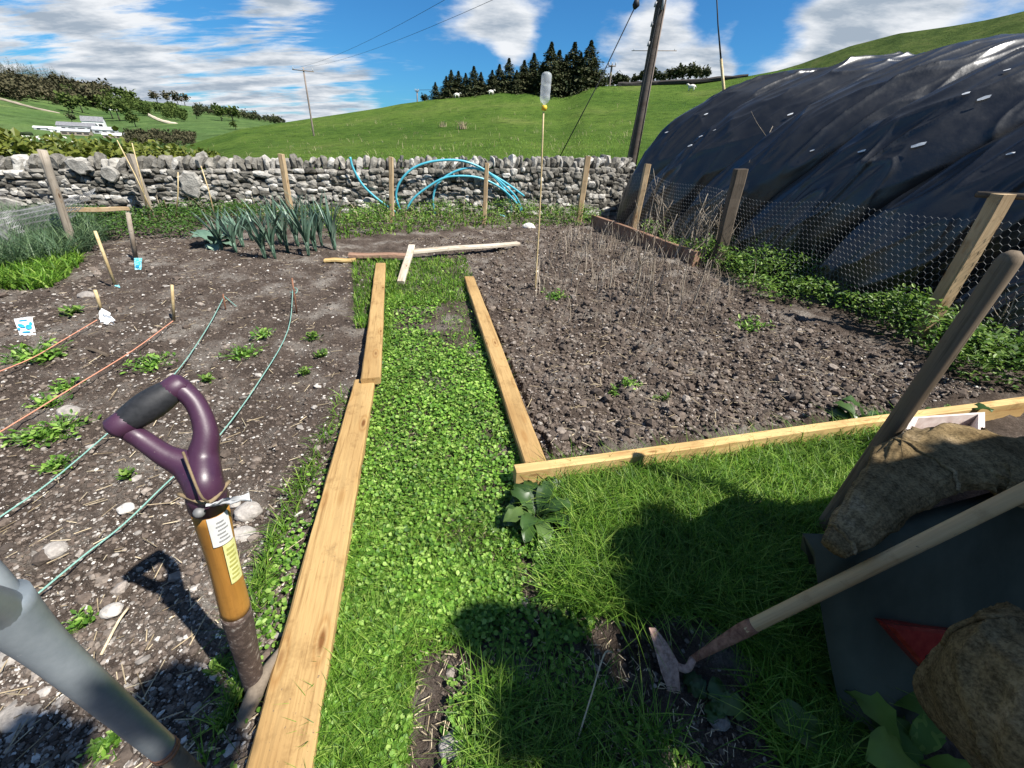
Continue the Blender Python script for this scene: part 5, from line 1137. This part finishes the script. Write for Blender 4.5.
# standing dead canes among the right bed
def cane_plant(px, py, hpx, label, nb=3, sp=.12, dense=1):
    B = gp(px, py); T = at(px, py-hpx, B[1]); h = max(T[2], .12); mb = MB()
    for k in range(nb):
        b0_ = B+np.array([RNG.standard_normal()*sp*.5, RNG.standard_normal()*sp*.5, -.03]); az = RNG.random()*TAU; ln = RNG.random()*.35; hh = h*(.55+.5*RNG.random()); tip = b0_+np.array([math.cos(az)*ln*hh, math.sin(az)*ln*hh, hh]); m1 = mid(b0_, tip)+RNG.standard_normal(3)*.03*hh
        mb.add(*tube([b0_, m1, tip], [.008, .007, .004], 6, m=5), a=RNG.random())
        for j in range(int(3+3*dense)):
            f = .3+.65*RNG.random(); q = b0_+(tip-b0_)*f; a3 = RNG.random()*TAU; l3 = hh*(.08+.16*RNG.random()); mb.add(*tube([q, q+np.array([math.cos(a3)*l3*.6, math.sin(a3)*l3*.6, l3*.55]), q+np.array([math.cos(a3)*l3, math.sin(a3)*l3, l3*1.0])], [.004, .003, .002], 5), a=RNG.random())
    return tag(mb.build('dead_cane', M_['stem'], base=B), label, 'dead plant', 'bare dead canes standing by the netting')
CN = [(748, 270, 55, 'wiry pale canes at the right foot of the broad dark post', 5), (798, 275, 70, 'pale crossed canes just right of the tall tuft', 5), (655, 255, 64, 'knobbly canes halfway between the furthest stake and the dark post', 4), (702, 262, 62, 'canes tangled at the left foot of the broad dark post', 4), (860, 292, 50, 'short pale canes in the weeds midway along the netting', 3), (640, 248, 72, 'bare branching canes beside the furthest stake of the netting', 4), (672, 262, 70, 'bare canes against the netting halfway between the two far posts', 3), (622, 262, 60, 'thin forked cane standing in front of the timber sleeper', 2), (690, 258, 75, 'bare canes just left of the broad dark post, lower clump', 4), (712, 250, 172, 'single very tall knobbly cane left of the broad dark post', 1),
      (735, 262, 40, 'short dead canes just right of the broad dark post', 4), (762, 262, 62, 'tangled pale dead canes right of the broad dark post', 6), (787, 268, 80, 'thick tuft of tall pale canes in front of the netting', 9), (810, 272, 75, 'thin pale canes on the right side of the tall tuft', 4), (836, 282, 85, 'loose lone canes at the middle of the netting', 2), (880, 300, 66, 'faint leaning dead stem halfway to the squared post', 2),
      (600, 252, 50, 'little upright stalk at the left end of the sleeper', 1), (566, 245, 40, 'thin stalk left of the wall corner stake', 1), (560, 232, 60, 'pale stalk in front of the wall between bottle cane and corner stake', 1), (655, 300, 52, 'short leaning split cane in the middle of the right bed', 2), (630, 296, 60, 'thin crossed stalks in the middle of the right bed', 3), (607, 290, 45, 'small stalks in the right bed nearer the path', 2),
      (574, 275, 45, 'thin stalks right of the bottle cane foot', 2), (690, 300, 50, 'upright stalk in the right bed below the dark post', 2), (668, 262, 110, 'tall dark thin cane against the black plastic', 1), (980, 352, 70, 'pale thin stem right of the squared post', 2), (945, 356, 60, 'curved pale stem at the foot of the squared post', 2)]
for px, py, hp, lab, nb in CN: cane_plant(px, py, hp, lab, nb, .12 if nb > 1 else .01, 1)
P = sample([(560, 240), (640, 235), (740, 300), (700, 330), (560, 330), (520, 300)], 650); P = np.concatenate([P, sample([(560, 235), (640, 232), (700, 262), (760, 300), (700, 310), (600, 262)], 260)]); V, F, r = blades_np(P, .06+.5*RNG.random(len(P))**2, .009, .35); tag(mk('raspberry_stubble', V, F, M_['stem'], attr={'rnd': r}), 'short dry stalks and stubble standing in the right bed', 'stubble', kind='stuff')
P = sample([(90, 205), (560, 205), (560, 218), (330, 225), (90, 215)], 900); V, F, r = blades_np(P, .25+.35*RNG.random(len(P)), .012, .7); tag(mk('dead_stalks', V, F, M_['straw'], attr={'rnd': r}), 'tangle of dry pale stalks along the foot of the wall', 'dead stalks', kind='stuff')
P = sample([(640, 240), (720, 255), (760, 262), (860, 285), (1000, 335), (1000, 350), (860, 305), (760, 275), (700, 268)], 420); V, F, r = blades_np(P, .3+.6*RNG.random(len(P)), .011, .45); tag(mk('dead_stalks', V, F, M_['stem'], attr={'rnd': r}), 'dry pale stalks standing among the weeds along the netting', 'dead stalks', kind='stuff')
P = sample_px(PATHPX, 1500); litter(P, (.012, .045), .0013, 'path_litter', 'dry grass bits lying among the path plants')
# canes at left by weathered stake
for a_, b_, lab in (((150, 208), (117, 140), 'thin bent cane crossing in front of the weathered stake, left'), ((146, 206), (132, 143), 'thin upright cane rising above the wall by the weathered stake'), ((176, 212), (178, 172), 'short thin cane under the round wall slab'), ((213, 210), (201, 166), 'pale thin stick leaning on the wall right of the slab')):
    B = at(*a_, 7.6); T = at(*b_, 7.7); mb = MB(); mb.add(*tube([B-(T-B)*.2, mid(B, T)+[.02, 0, 0], T], [.012, .010, .007], 6)); tag(mb.build('cane', M_['bamboo']), lab, 'cane')
# wire netting scraps at left (thin tangled netting round the post)
P0 = gp(-30, 262); P1 = gp(80, 246); PA = []; PB = []
for i in range(44):
    for j in range(14):
        u, v = i/44, j/14; f = lambda u, v: P0+(P1-P0)*u+np.array([.3*math.sin(v*3+u*5)-.15*v, .5*v*v, .62*v*(1-.25*math.sin(u*4))])
        PA.append(f(u, v)); PB.append(f(u+1/44, v+(1/14 if j % 2 else -1/14)*.5)); PA.append(f(u, v)); PB.append(f(u+.3/44, v+1/14))
V, F = prisms(np.array(PA), np.array(PB), .0035); tag(mk('netting_scrap', V, F, M_['wire']), 'slumped grey wire netting bunched over the grass at the far left', 'netting')
# ------------------------------ ground cover
PT = [(296, 800), (372, 392), (383, 300), (388, 262), (466, 256), (474, 300), (505, 360), (540, 470), (515, 500), (520, 600), (470, 640), (420, 660), (400, 800)]
P = np.concatenate([sample_px(PT, 26000), sample([(372, 384), (383, 300), (474, 300), (540, 470)], 9000), sample_px([(430, 650), (470, 600), (520, 520), (600, 560), (590, 640), (500, 660)], 3000)])
P = P[(fbm(P[:, 0]*3.2, P[:, 1]*3.2, 4, 91)+.5+.05*RNG.standard_normal(len(P))) > .37]
x_, y_ = prj(P); bare = ((((x_-435)/42)**2+((y_-680)/48)**2 < 1) | (((x_-468)/38)**2+((y_-322)/22)**2 < 1-1.6*fbm(x_*.06, y_*.12, 3, 3))) & (RNG.random(len(P)) < .9); P = P[~bare]
P = np.concatenate([P, clumpy(sample_px([(205, 790), (275, 560), (318, 470), (352, 400), (358, 384), (352, 440), (325, 520), (300, 640), (262, 790)], 2600), 4., .5, 9), clumpy(sample_px([(440, 800), (450, 660), (560, 640), (700, 760), (720, 800)], 2600), 4., .52, 19)])
P[:, 2] += .004+.035*RNG.random(len(P)); dist = np.hypot(P[:, 0], P[:, 1]); x_, y_ = prj(P); P = P[(y_ > 330) | (RNG.random(len(P)) < .35)]; dist = np.hypot(P[:, 0], P[:, 1])
V, F, r = leaves_np(P, (.0115+.010*RNG.random(len(P))**1.5)*(.9+.17*dist), 1., (-.5, .6), T=CLOV, TF=CLOVF); tag(mk('clover', V, F, M_['clover'], attr={'rnd': r}), 'bright green clover and chickweed covering the path', 'clover', kind='stuff')
# grass
GP_ = []
def addg(poly, n, h, wd, lean=.7, px=True, thr=None, seed=2):
    P = sample_px(poly, n) if px else sample(poly, n)
    if thr: P = clumpy(P, 3., thr, seed)
    d = np.hypot(P[:, 0], P[:, 1]); V, F, r = blades_np(P, (h[0]+(h[1]-h[0])*RNG.random(len(P))), wd*(.8+.15*d), lean); GP_.append((V, F, r))
R1 = [(548, 480), (690, 462), (860, 430), (905, 428), (870, 490), (820, 560), (840, 660), (800, 700), (700, 622), (600, 620), (540, 600), (570, 540), (545, 500)]
addg(R1, 15000, (.08, .22), .006, .9, thr=.22)
addg([(560, 484), (700, 462), (860, 436), (860, 470), (700, 500), (600, 530)], 5000, (.06, .15), .006, .8)
addg([(383, 262), (466, 258), (478, 300), (390, 310)], 3500, (.04, .09), .008, .7)
addg([(378, 262), (396, 262), (392, 350), (376, 380)], 1200, (.04, .10), .008)
addg([(303, 800), (372, 392), (392, 392), (350, 800)], 1100, (.03, .09), .005, 1.)
addg(PT, 15000, (.03, .085), .0045, 1., thr=.42, seed=8)
addg([(330, 640), (430, 600), (400, 700), (370, 800), (310, 800)], 1100, (.04, .12), .005, 1.1)
addg([(200, 800), (275, 560), (318, 470), (352, 400), (356, 384), (340, 400), (300, 470), (250, 600), (235, 640), (245, 700), (210, 760)], 1300, (.04, .11), .006, 1., thr=.42)
addg([(352, 262), (380, 258), (372, 330), (356, 330)], 900, (.05, .12), .008)
addg([(460, 800), (470, 670), (590, 660), (660, 720), (700, 800)], 3200, (.05, .16), .005, 1.1, thr=.46, seed=12)
addg([(740, 690), (820, 640), (850, 800), (790, 800)], 1200, (.05, .16), .006, 1.1)
addg([(0, 290), (-60, 300), (-60, 240), (60, 240), (85, 262), (50, 290)], 5000, (.08, .22), .011, .9)
addg([(330, 240), (330, 215), (590, 205), (600, 225), (520, 228), (430, 232)], 1500, (.06, .16), .012, .8)
V, F, r = joinnp(GP_); tag(mk('grass', V, F, M_['grass'], attr={'rnd': r}), 'green grass tufts on the path edges and the shaded lower right', 'grass', kind='stuff')
P = np.concatenate([sample([(-60, 286), (-60, 225), (80, 222), (110, 240), (70, 262)], 9000)]); V, F, r = blades_np(P, .22+.3*RNG.random(len(P)), .014, 1.); tag(mk('long_grass', V, F, M_['chive'], attr={'rnd': r}), 'tall wispy blue green grass at the far left of the bed', 'long grass', kind='stuff')
# weeds along wall and netting
def weeds(polys, name, mt, label, hh, L_):
    parts = []
    for poly, n in polys:
        P = sample(poly, n); lump = (fbm(P[:, 0]*1.7, P[:, 1]*1.7, 3, 15)+.5); P = P[lump+.1*RNG.standard_normal(len(P)) > .34]; lump = (fbm(P[:, 0]*1.7, P[:, 1]*1.7, 3, 15)+.5); P[:, 2] += hh*lump*RNG.random(len(P))**.7*1.3
        parts.append(leaves_np(P, L_*(.6+.8*RNG.random(len(P))), .8, (-.4, .9)))
    V, F, r = joinnp(parts); return tag(mk(name, V, F, mt, attr={'rnd': r}), label, 'weeds', kind='stuff')
weeds([([(700, 262), (740, 258), (800, 270), (900, 300), (1040, 345), (1060, 400), (960, 392), (900, 350), (830, 310), (760, 305)], 15000), ([(640, 236), (720, 262), (700, 272), (640, 246)], 1500)], 'weed_strip', M_['weed'], 'leafy green weeds growing along the foot of the netting', .5, .05)
weeds([([(80, 243), (70, 214), (330, 205), (330, 228), (210, 225), (200, 240), (140, 240)], 16000)], 'nettle_strip', M_['dark_weed'], 'dense dark green nettles along the wall on the left', .4, .05)
weeds([([(325, 240), (325, 205), (590, 200), (600, 228), (520, 224), (440, 230)], 19000)], 'weed_strip', M_['weed'], 'low straggly green weeds in front of the blue pipe', .5, .055)
# leeks
LK = [(222, 250, 36, 'leek at the left end of the row, small and dark'), (236, 252, 34, 'pale broad leek second from the left of the row'), (252, 240, 28, 'leek third from the left, behind the others'), (265, 258, 42, 'leek fourth from the left, near the front'), (275, 258, 48, 'leek at the middle of the row with tall splayed leaves'), (288, 252, 45, 'leek right of the middle of the row'), (309, 256, 52, 'tall leek second from the right, leaning'), (243, 246, 30, 'short leek standing behind the second and third leeks'), (298, 246, 44, 'leek half hidden behind the tall right hand leeks'), (281, 244, 40, 'leek at the back of the middle of the row'), (229, 243, 30, 'small leek behind the left end of the row'), (316, 252, 44, 'leek squeezed between the two tallest leeks'), (322, 246, 52, 'tallest leek with many leaves near the right end'), (335, 250, 44, 'leek at the right end of the row')]
for px, py, hp, lab in LK:
    B = gp(px, py); h = at(px, py-hp, B[1])[2]; t = thing('leek', B, lab, 'leek', 'leeks growing in a row'); parts = []
    mb = MB(); mb.add(*tube([B-[0, 0, .05], B+[0, 0, h*.28]], [.02, .026], 8)); mb.build('stem', M_['leek'], t)
    V = []; F = []; R_ = []; n0 = 0
    for k in range(19):
        az = (k % 2)*math.pi+RNG.standard_normal()*.6+.4; el = .08+.5*RNG.random(); L_ = h*(.85+.6*RNG.random()); w_ = .022+.014*RNG.random(); dr_ = np.array([math.cos(az), math.sin(az), 0]); sd = np.array([-math.sin(az), math.cos(az), 0]); p = B+[0, 0, h*(.03+.12*RNG.random())]; m_ = 7
        r0 = RNG.random()
        for j in range(m_):
            f = j/(m_-1); ang = el*f*1.6; p = p+(dr_*math.sin(ang)+np.array([0, 0, 1])*math.cos(ang))*L_/m_*(1 if j else 0); ww = w_*(1-f**1.8)*(.9+.2*math.sin(f*3)); V += [p-sd*ww, p-dr_*.015*(1-f), p+sd*ww]; R_ += [r0]*3
        for j in range(m_-1):
            a0 = n0+j*3; F += [[a0, a0+1, a0+4, a0+3], [a0+1, a0+2, a0+5, a0+4]]
        n0 += m_*3
    mk('leaves', V, F, M_['leek'], t, smooth=True, attr={'rnd': R_})
# broad cabbage-like leaf by leeks, docks
def rosette(px, py, n, Ll, label, name='dock_plant', mt='dock', cat='plant', pitch=(.1, .9), W=.75, zup=0., group=None):
    B = gp(px, py); m_ = 9; V = []; F = []; R_ = []; n0 = 0
    for k in range(n):
        az = k*2.4+RNG.standard_normal()*.3; L_ = Ll*(.6+.6*RNG.random()); w_ = L_*.2*W; el = pitch[0]+(pitch[1]-pitch[0])*RNG.random(); dr_ = np.array([math.cos(az), math.sin(az), 0]); sd = np.array([-math.sin(az), math.cos(az), 0]); p = B+[0, 0, .01+zup*RNG.random()]; r0 = RNG.random()
        for j in range(m_):
            f = j/(m_-1); ang = el-1.3*f*f; p = p+(dr_*math.cos(ang)+np.array([0, 0, 1])*math.sin(ang))*L_/m_; ww = (w_*math.sin(min(1, max(0, (f-.12)/.88))*math.pi)**.7 if f > .12 else 0)+.006
            if j == m_-1: ww = .002
            wv = .012*math.sin(j*2.3+k); V += [p-sd*ww+[0, 0, .25*ww+wv], p-sd*ww*.5+[0, 0, .15*ww-wv*.5], p, p+sd*ww*.5+[0, 0, .15*ww+wv*.5], p+sd*ww+[0, 0, .25*ww-wv]]; R_ += [r0]*5
        for j in range(m_-1):
            for c in range(4): a0 = n0+j*5+c; F.append([a0, a0+1, a0+6, a0+5])
        n0 += m_*5
    return tag(mk(name, V, F, M_[mt], smooth=True, attr={'rnd': R_}, base=B), label, cat, group)
rosette(536, 520, 40, .19, 'broad-leaved dock plant spreading in front of the cross board', pitch=(.2, 1.1))
rosette(560, 500, 16, .12, 'small dock beside the near corner of the cross board', pitch=(.2, 1.))
rosette(572, 556, 8, .1, 'little round-leaved dock right of the big dock')
rosette(706, 702, 8, .11, 'pale green weed in the sunlit strip beside the hoe blade', pitch=(.1, .8), W=1.2)
rosette(838, 768, 7, .22, 'large sunlit leaf plant at the bottom edge under the trailer', pitch=(.2, .7), W=1.1)
rosette(905, 760, 6, .24, 'upright broad dark leaf against the trailer at bottom', pitch=(.9, 1.4), W=.9, mt='weed')
rosette(845, 690, 8, .24, 'dark shaded comfrey leaves at the lower left of the trailer', pitch=(.2, 1.1), mt='dark_weed', W=1.1)
rosette(862, 425, 9, .22, 'leafy plant behind the thick leaning handle against the cross board', pitch=(.3, 1.2), W=1.1)
rosette(905, 425, 6, .2, 'leafy plant between the handle and the pink trough', pitch=(.3, 1.2), W=1.1)
rosette(948, 418, 6, .2, 'broad leaves behind the pink trough', pitch=(.3, 1.2), W=1.)
rosette(214, 246, 12, .35, 'pale cabbage-like plant left of the leek row', 'cabbage', 'leek', pitch=(.2, 1.), W=1.3)
rosette(20, 236, 8, .4, 'big bright leaves in the long grass at the far left', 'dock_plant', 'clover', pitch=(.1, .5))
rosette(492, 520, 8, .13, 'grey green leaves left of the big dock', pitch=(.1, .5))
rosette(548, 560, 12, .12, 'yellowing leafy weed just below the big dock', pitch=(.2, .9), mt='clover')
WD = [(152, 366, 13, 7, 'round pale chickweed tuft right of the second orange twine'), (28, 357, 16, 5, 'weed tuft under the first orange twine near the left edge'), (50, 357, 9, 4, 'weed tuft just right of the first orange twine tuft'), (64, 388, 7, 5, 'bright weed on the second orange twine'), (62, 432, 16, 8, 'large spreading weed patch left of the spade grip'), (35, 440, 12, 5, 'dark feathery weed at the left of the spreading patch'), (60, 466, 9, 8, 'small broad-leaved weed on the green twine'), (74, 315, 5, 3, 'tiny weed left of the white packet stick'),
      (46, 404, 9, 5, 'weed tuft between the orange twine and the spreading patch'), (240, 356, 14, 5, 'thin weed patch left of the long green twine'), (262, 338, 8, 4, 'yellowish weed on the long green twine'), (208, 382, 4, 3, 'single seedling above the spade grip'), (313, 340, 6, 4, 'small weed in the dark soil near the left board'), (322, 358, 5, 3, 'tiny weed just below another near the left board'), (306, 376, 5, 3, 'lowest tiny weed near the overlap of the boards'),
      (628, 392, 10, 4, 'green weed in the middle of the right bed'), (660, 405, 6, 4, 'small green weed in the right bed, right of another'), (612, 400, 4, 3, 'yellow green seedling in the right bed'), (945, 356, 14, 8, 'leafy weed at the foot of the squared post'), (750, 330, 14, 5, 'bluish weed at the right edge of the bed'), (556, 300, 10, 4, 'low weeds right of the bottle cane foot'), (130, 478, 5, 3, 'yellowish weed between green twines'), (82, 625, 7, 4, 'yellow green sprout by the thick grey tool'), (222, 672, 6, 4, 'sprout beside the spade socket'), (110, 745, 8, 5, 'sprout below the thick grey tool')]
for px, py, wr, hr_, lab in WD:
    B = gp(px, py); n = int(26+wr*5); s = B[1]/FPX*1.3+.6/FPX; dpt_ = np.linalg.norm(B-CAM); R_ = wr/FPX*dpt_; P = B+np.column_stack([RNG.standard_normal(n)*R_*.5, RNG.standard_normal(n)*R_*.5, .01+RNG.random(n)*.05]); L_ = max(.02, .006*dpt_*1.5)
    P[:, 2] = gz(P[:, 0], P[:, 1])+.006+RNG.random(n)*.04
    V, F, r = leaves_np(P, L_*(.6+.8*RNG.random(n)), .8, (-.1, 1.)); ctr = np.array([B[0], B[1], float(gz(B[0], B[1]))]); PV, PF = prisms(np.repeat(ctr[None], n, 0), P+[0, 0, .002], .0015); PF3 = np.concatenate([PF[:, :3], PF[:, [0, 2, 3]]]); V, F, r = joinnp([(V, F, r), (PV, PF3, np.full(len(PV), .3))])
    tag(mk('weed', V, F, M_['clover' if wr > 6 else 'weed'], attr={'rnd': r}), lab, 'weed', 'small weeds growing in the beds')
# stones one can tell apart
def rock(px, py, wpx, hpx, label, tone=.7, z=.01, n=ICO3, flat=.5):
    B = gp(px, py); d = np.linalg.norm(B-CAM); a = wpx/FPX*d/2*.8; V0, F0 = n; k = 1+.35*fbm(V0[:, 0]*1.7+px, V0[:, 1]*1.7+V0[:, 2]*1.3, 4, 5)[:, None]*2*.6
    V = V0*k*[a, a*.85, a*flat*1.2]+B+[0, 0, z]; return tag(mk('stone', V, F0.tolist(), M_['pebble'], attr={'rnd': np.full(len(V), tone)}, smooth=False), label, 'stone')
rock(453, 746, 26, 22, 'pale flat stone half buried at the bottom of the path', .55); rock(524, 604, 13, 14, 'grey rounded stone beside the shadow tip on the path', .45); rock(529, 228, 16, 9, 'white stone at the far corner of the right bed', 1.); rock(516, 252, 8, 5, 'pale stone at the right end of the bleached plank', .8)
rock(88, 297, 13, 10, 'dull grey stone right above the white packet stick', .35); rock(70, 413, 16, 9, 'large pale dusty clod beside the spreading weed', .5); rock(113, 612, 15, 9, 'white stone beside the thick grey tool', .85); rock(127, 510, 13, 10, 'white sprouting stone on the left bed', .95)
rock(249, 513, 26, 8, 'flat pale stone right of the spade stickers', .6); rock(243, 537, 24, 8, 'flat whitish stone below another right of the spade', .75); rock(235, 505, 12, 9, 'small rounded grey stone near the spade tag', .7); rock(10, 660, 18, 12, 'dusty pale rock at the left edge by the thick grey tool', .55); rock(56, 552, 18, 7, 'flat grey stone between the green twines', .6)
rock(20, 715, 26, 14, 'big cracked pale clod under the thick grey tool', .5, flat=.3); rock(718, 722, 18, 14, 'dark stone under the pale weed by the hoe', .2)
tag((lambda V, F: mk('dry_stem', V, F, M_['straw'], smooth=True, attr={'rnd': np.full(len(V), .6)}))(*tube([gp(575, 748, .02), gp(590, 700, .12), gp(604, 655, .16), gp(612, 652, .14)], .0025, 6, m=5)), 'long thin dry stem arching in the shaded grass at the bottom', 'dry stem')
tag((lambda V, F: mk('dry_stem', V, F, M_['straw'], smooth=True, attr={'rnd': np.full(len(V), .8)}))(*tube([gp(101, 655, .02), gp(118, 622, .03), gp(128, 608, .03)], .0045, 6, m=3)), 'pale straw stalk lying by the spade shadow', 'dry stem')
# ---------------------------------------------------------------- unseen shed and leaf clumps, added only to cast the shade
sd_ = thing('shade_shed', (3.7, -.9, 0), 'unseen timber shed added out of view on the right to cast shade', 'shed')
E_ = np.array([2.72, .34]); ea = np.array([.953, .303]); eb = np.array([.303, -.953]); LW, LD, Hs = 3.2, 2.4, 2.62  # added shed, placed so its eaves throw the lower right shade
def SP(u, v, z): return np.array([*(E_+ea*u+eb*v), z])
V = [SP(0, 0, 0), SP(LW, 0, 0), SP(LW, LD, 0), SP(0, LD, 0), SP(0, 0, Hs), SP(LW, 0, Hs), SP(LW, LD, Hs), SP(0, LD, Hs), SP(0, LD/2, Hs+.6), SP(LW, LD/2, Hs+.6)]
mk('wall', V, [[0, 4, 5, 1][::-1], [1, 5, 9, 6, 2][::-1], [2, 6, 7, 3][::-1], [3, 7, 8, 4, 0][::-1]], M_['old_wood'], sd_)
o_ = .14; V = [SP(-o_, -o_, Hs-.04), SP(LW+o_, -o_, Hs-.04), SP(LW+o_, LD/2, Hs+.64), SP(-o_, LD/2, Hs+.64), SP(LW+o_, LD+o_, Hs-.04), SP(-o_, LD+o_, Hs-.04)]; V += [v+[0, 0, .05] for v in V]
mk('roof', V, [[0, 3, 2, 1], [3, 5, 4, 2], [6, 7, 8, 9], [9, 8, 10, 11], [0, 1, 7, 6], [4, 5, 11, 10], [0, 6, 9, 11, 5, 3], [1, 2, 4, 10, 8, 7]], M_['dark_wood'], sd_)
V = [SP(-.03, .8, .05), SP(-.03, 1.6, .05), SP(-.03, 1.6, 1.95), SP(-.03, .8, 1.95)]; V += [v+np.array([*(ea*.028), 0]) for v in V]; mk('door', V, [[3, 2, 1, 0], [0, 1, 5, 4], [1, 2, 6, 5], [2, 3, 7, 6], [3, 0, 4, 7]], M_['stake_wood'], sd_)
# added shade-casting leaf clumps (centre of shade on the ground in the picture, radius, height)
tr0 = np.array([2.3, -1.6, 0]); tree = thing('shade_leaf_clumps', tr0, 'unseen leaf clumps on a trunk, added behind the camera to cast shade', 'tree')
SHD = [(490, 634, .085), (520, 640, .09), (550, 648, .10), (580, 665, .07), (470, 628, .05), (640, 600, .13), (620, 560, .10), (640, 530, .07), (690, 570, .11), (740, 580, .12), (800, 600, .12), (700, 600, .06), (770, 625, .08), (830, 680, .06), (612, 715, .05), (625, 755, .05), (590, 740, .07), (570, 705, .07), (560, 760, .08), (500, 720, .06), (870, 700, .14), (640, 560, .08), (720, 545, .08), (790, 560, .08), (520, 690, .05), (545, 725, .06),
       (168, 690, .055), (185, 705, .07), (210, 730, .07), (150, 705, .05), (20, 752, .07), (50, 762, .07), (200, 760, .06)]  # these clumps imitate the shade of a person at lower left
parts = []; mb = MB(); hub = tr0+[0, 0, 2.6]
mb.add(*tube([tr0-[0, 0, .2], tr0+[.05, .05, 1.3], hub], [.14, .11, .09], 12, m=4))
for px, py, rad in SHD+[(1, 0, .16), (2, 0, .14)]:  # two extra clumps added to darken the sack bundle
    G = gp(px, py) if py else (lambda q: q-SUN*(q[2]/SUN[2]))(gp(1000, 670, .62) if px == 1 else gp(1015, 630, .66)); hgt = 3.7+.3*RNG.random(); C0 = G+SUN*(hgt/SUN[2]); n = int(9000*rad*rad*9)+150
    D = RNG.standard_normal((n, 3)); D /= np.linalg.norm(D, axis=1)[:, None]; D *= (RNG.random(n)**.45)[:, None]; P = C0+D*[rad*1.25, rad*1.25, rad*1.1]; parts.append(leaves_np(P, .045, 1.1, (-.8, .8)))
    mb.add(*tube([hub, mid(hub, C0)+[0, 0, .15], C0], [.03, .018, .008], 6, m=3))
V, F, r = joinnp(parts); mk('crown', V, F, M_['broadleaf'], tree, attr={'rnd': r}); mb.build('trunk', M_['bark'], tree)
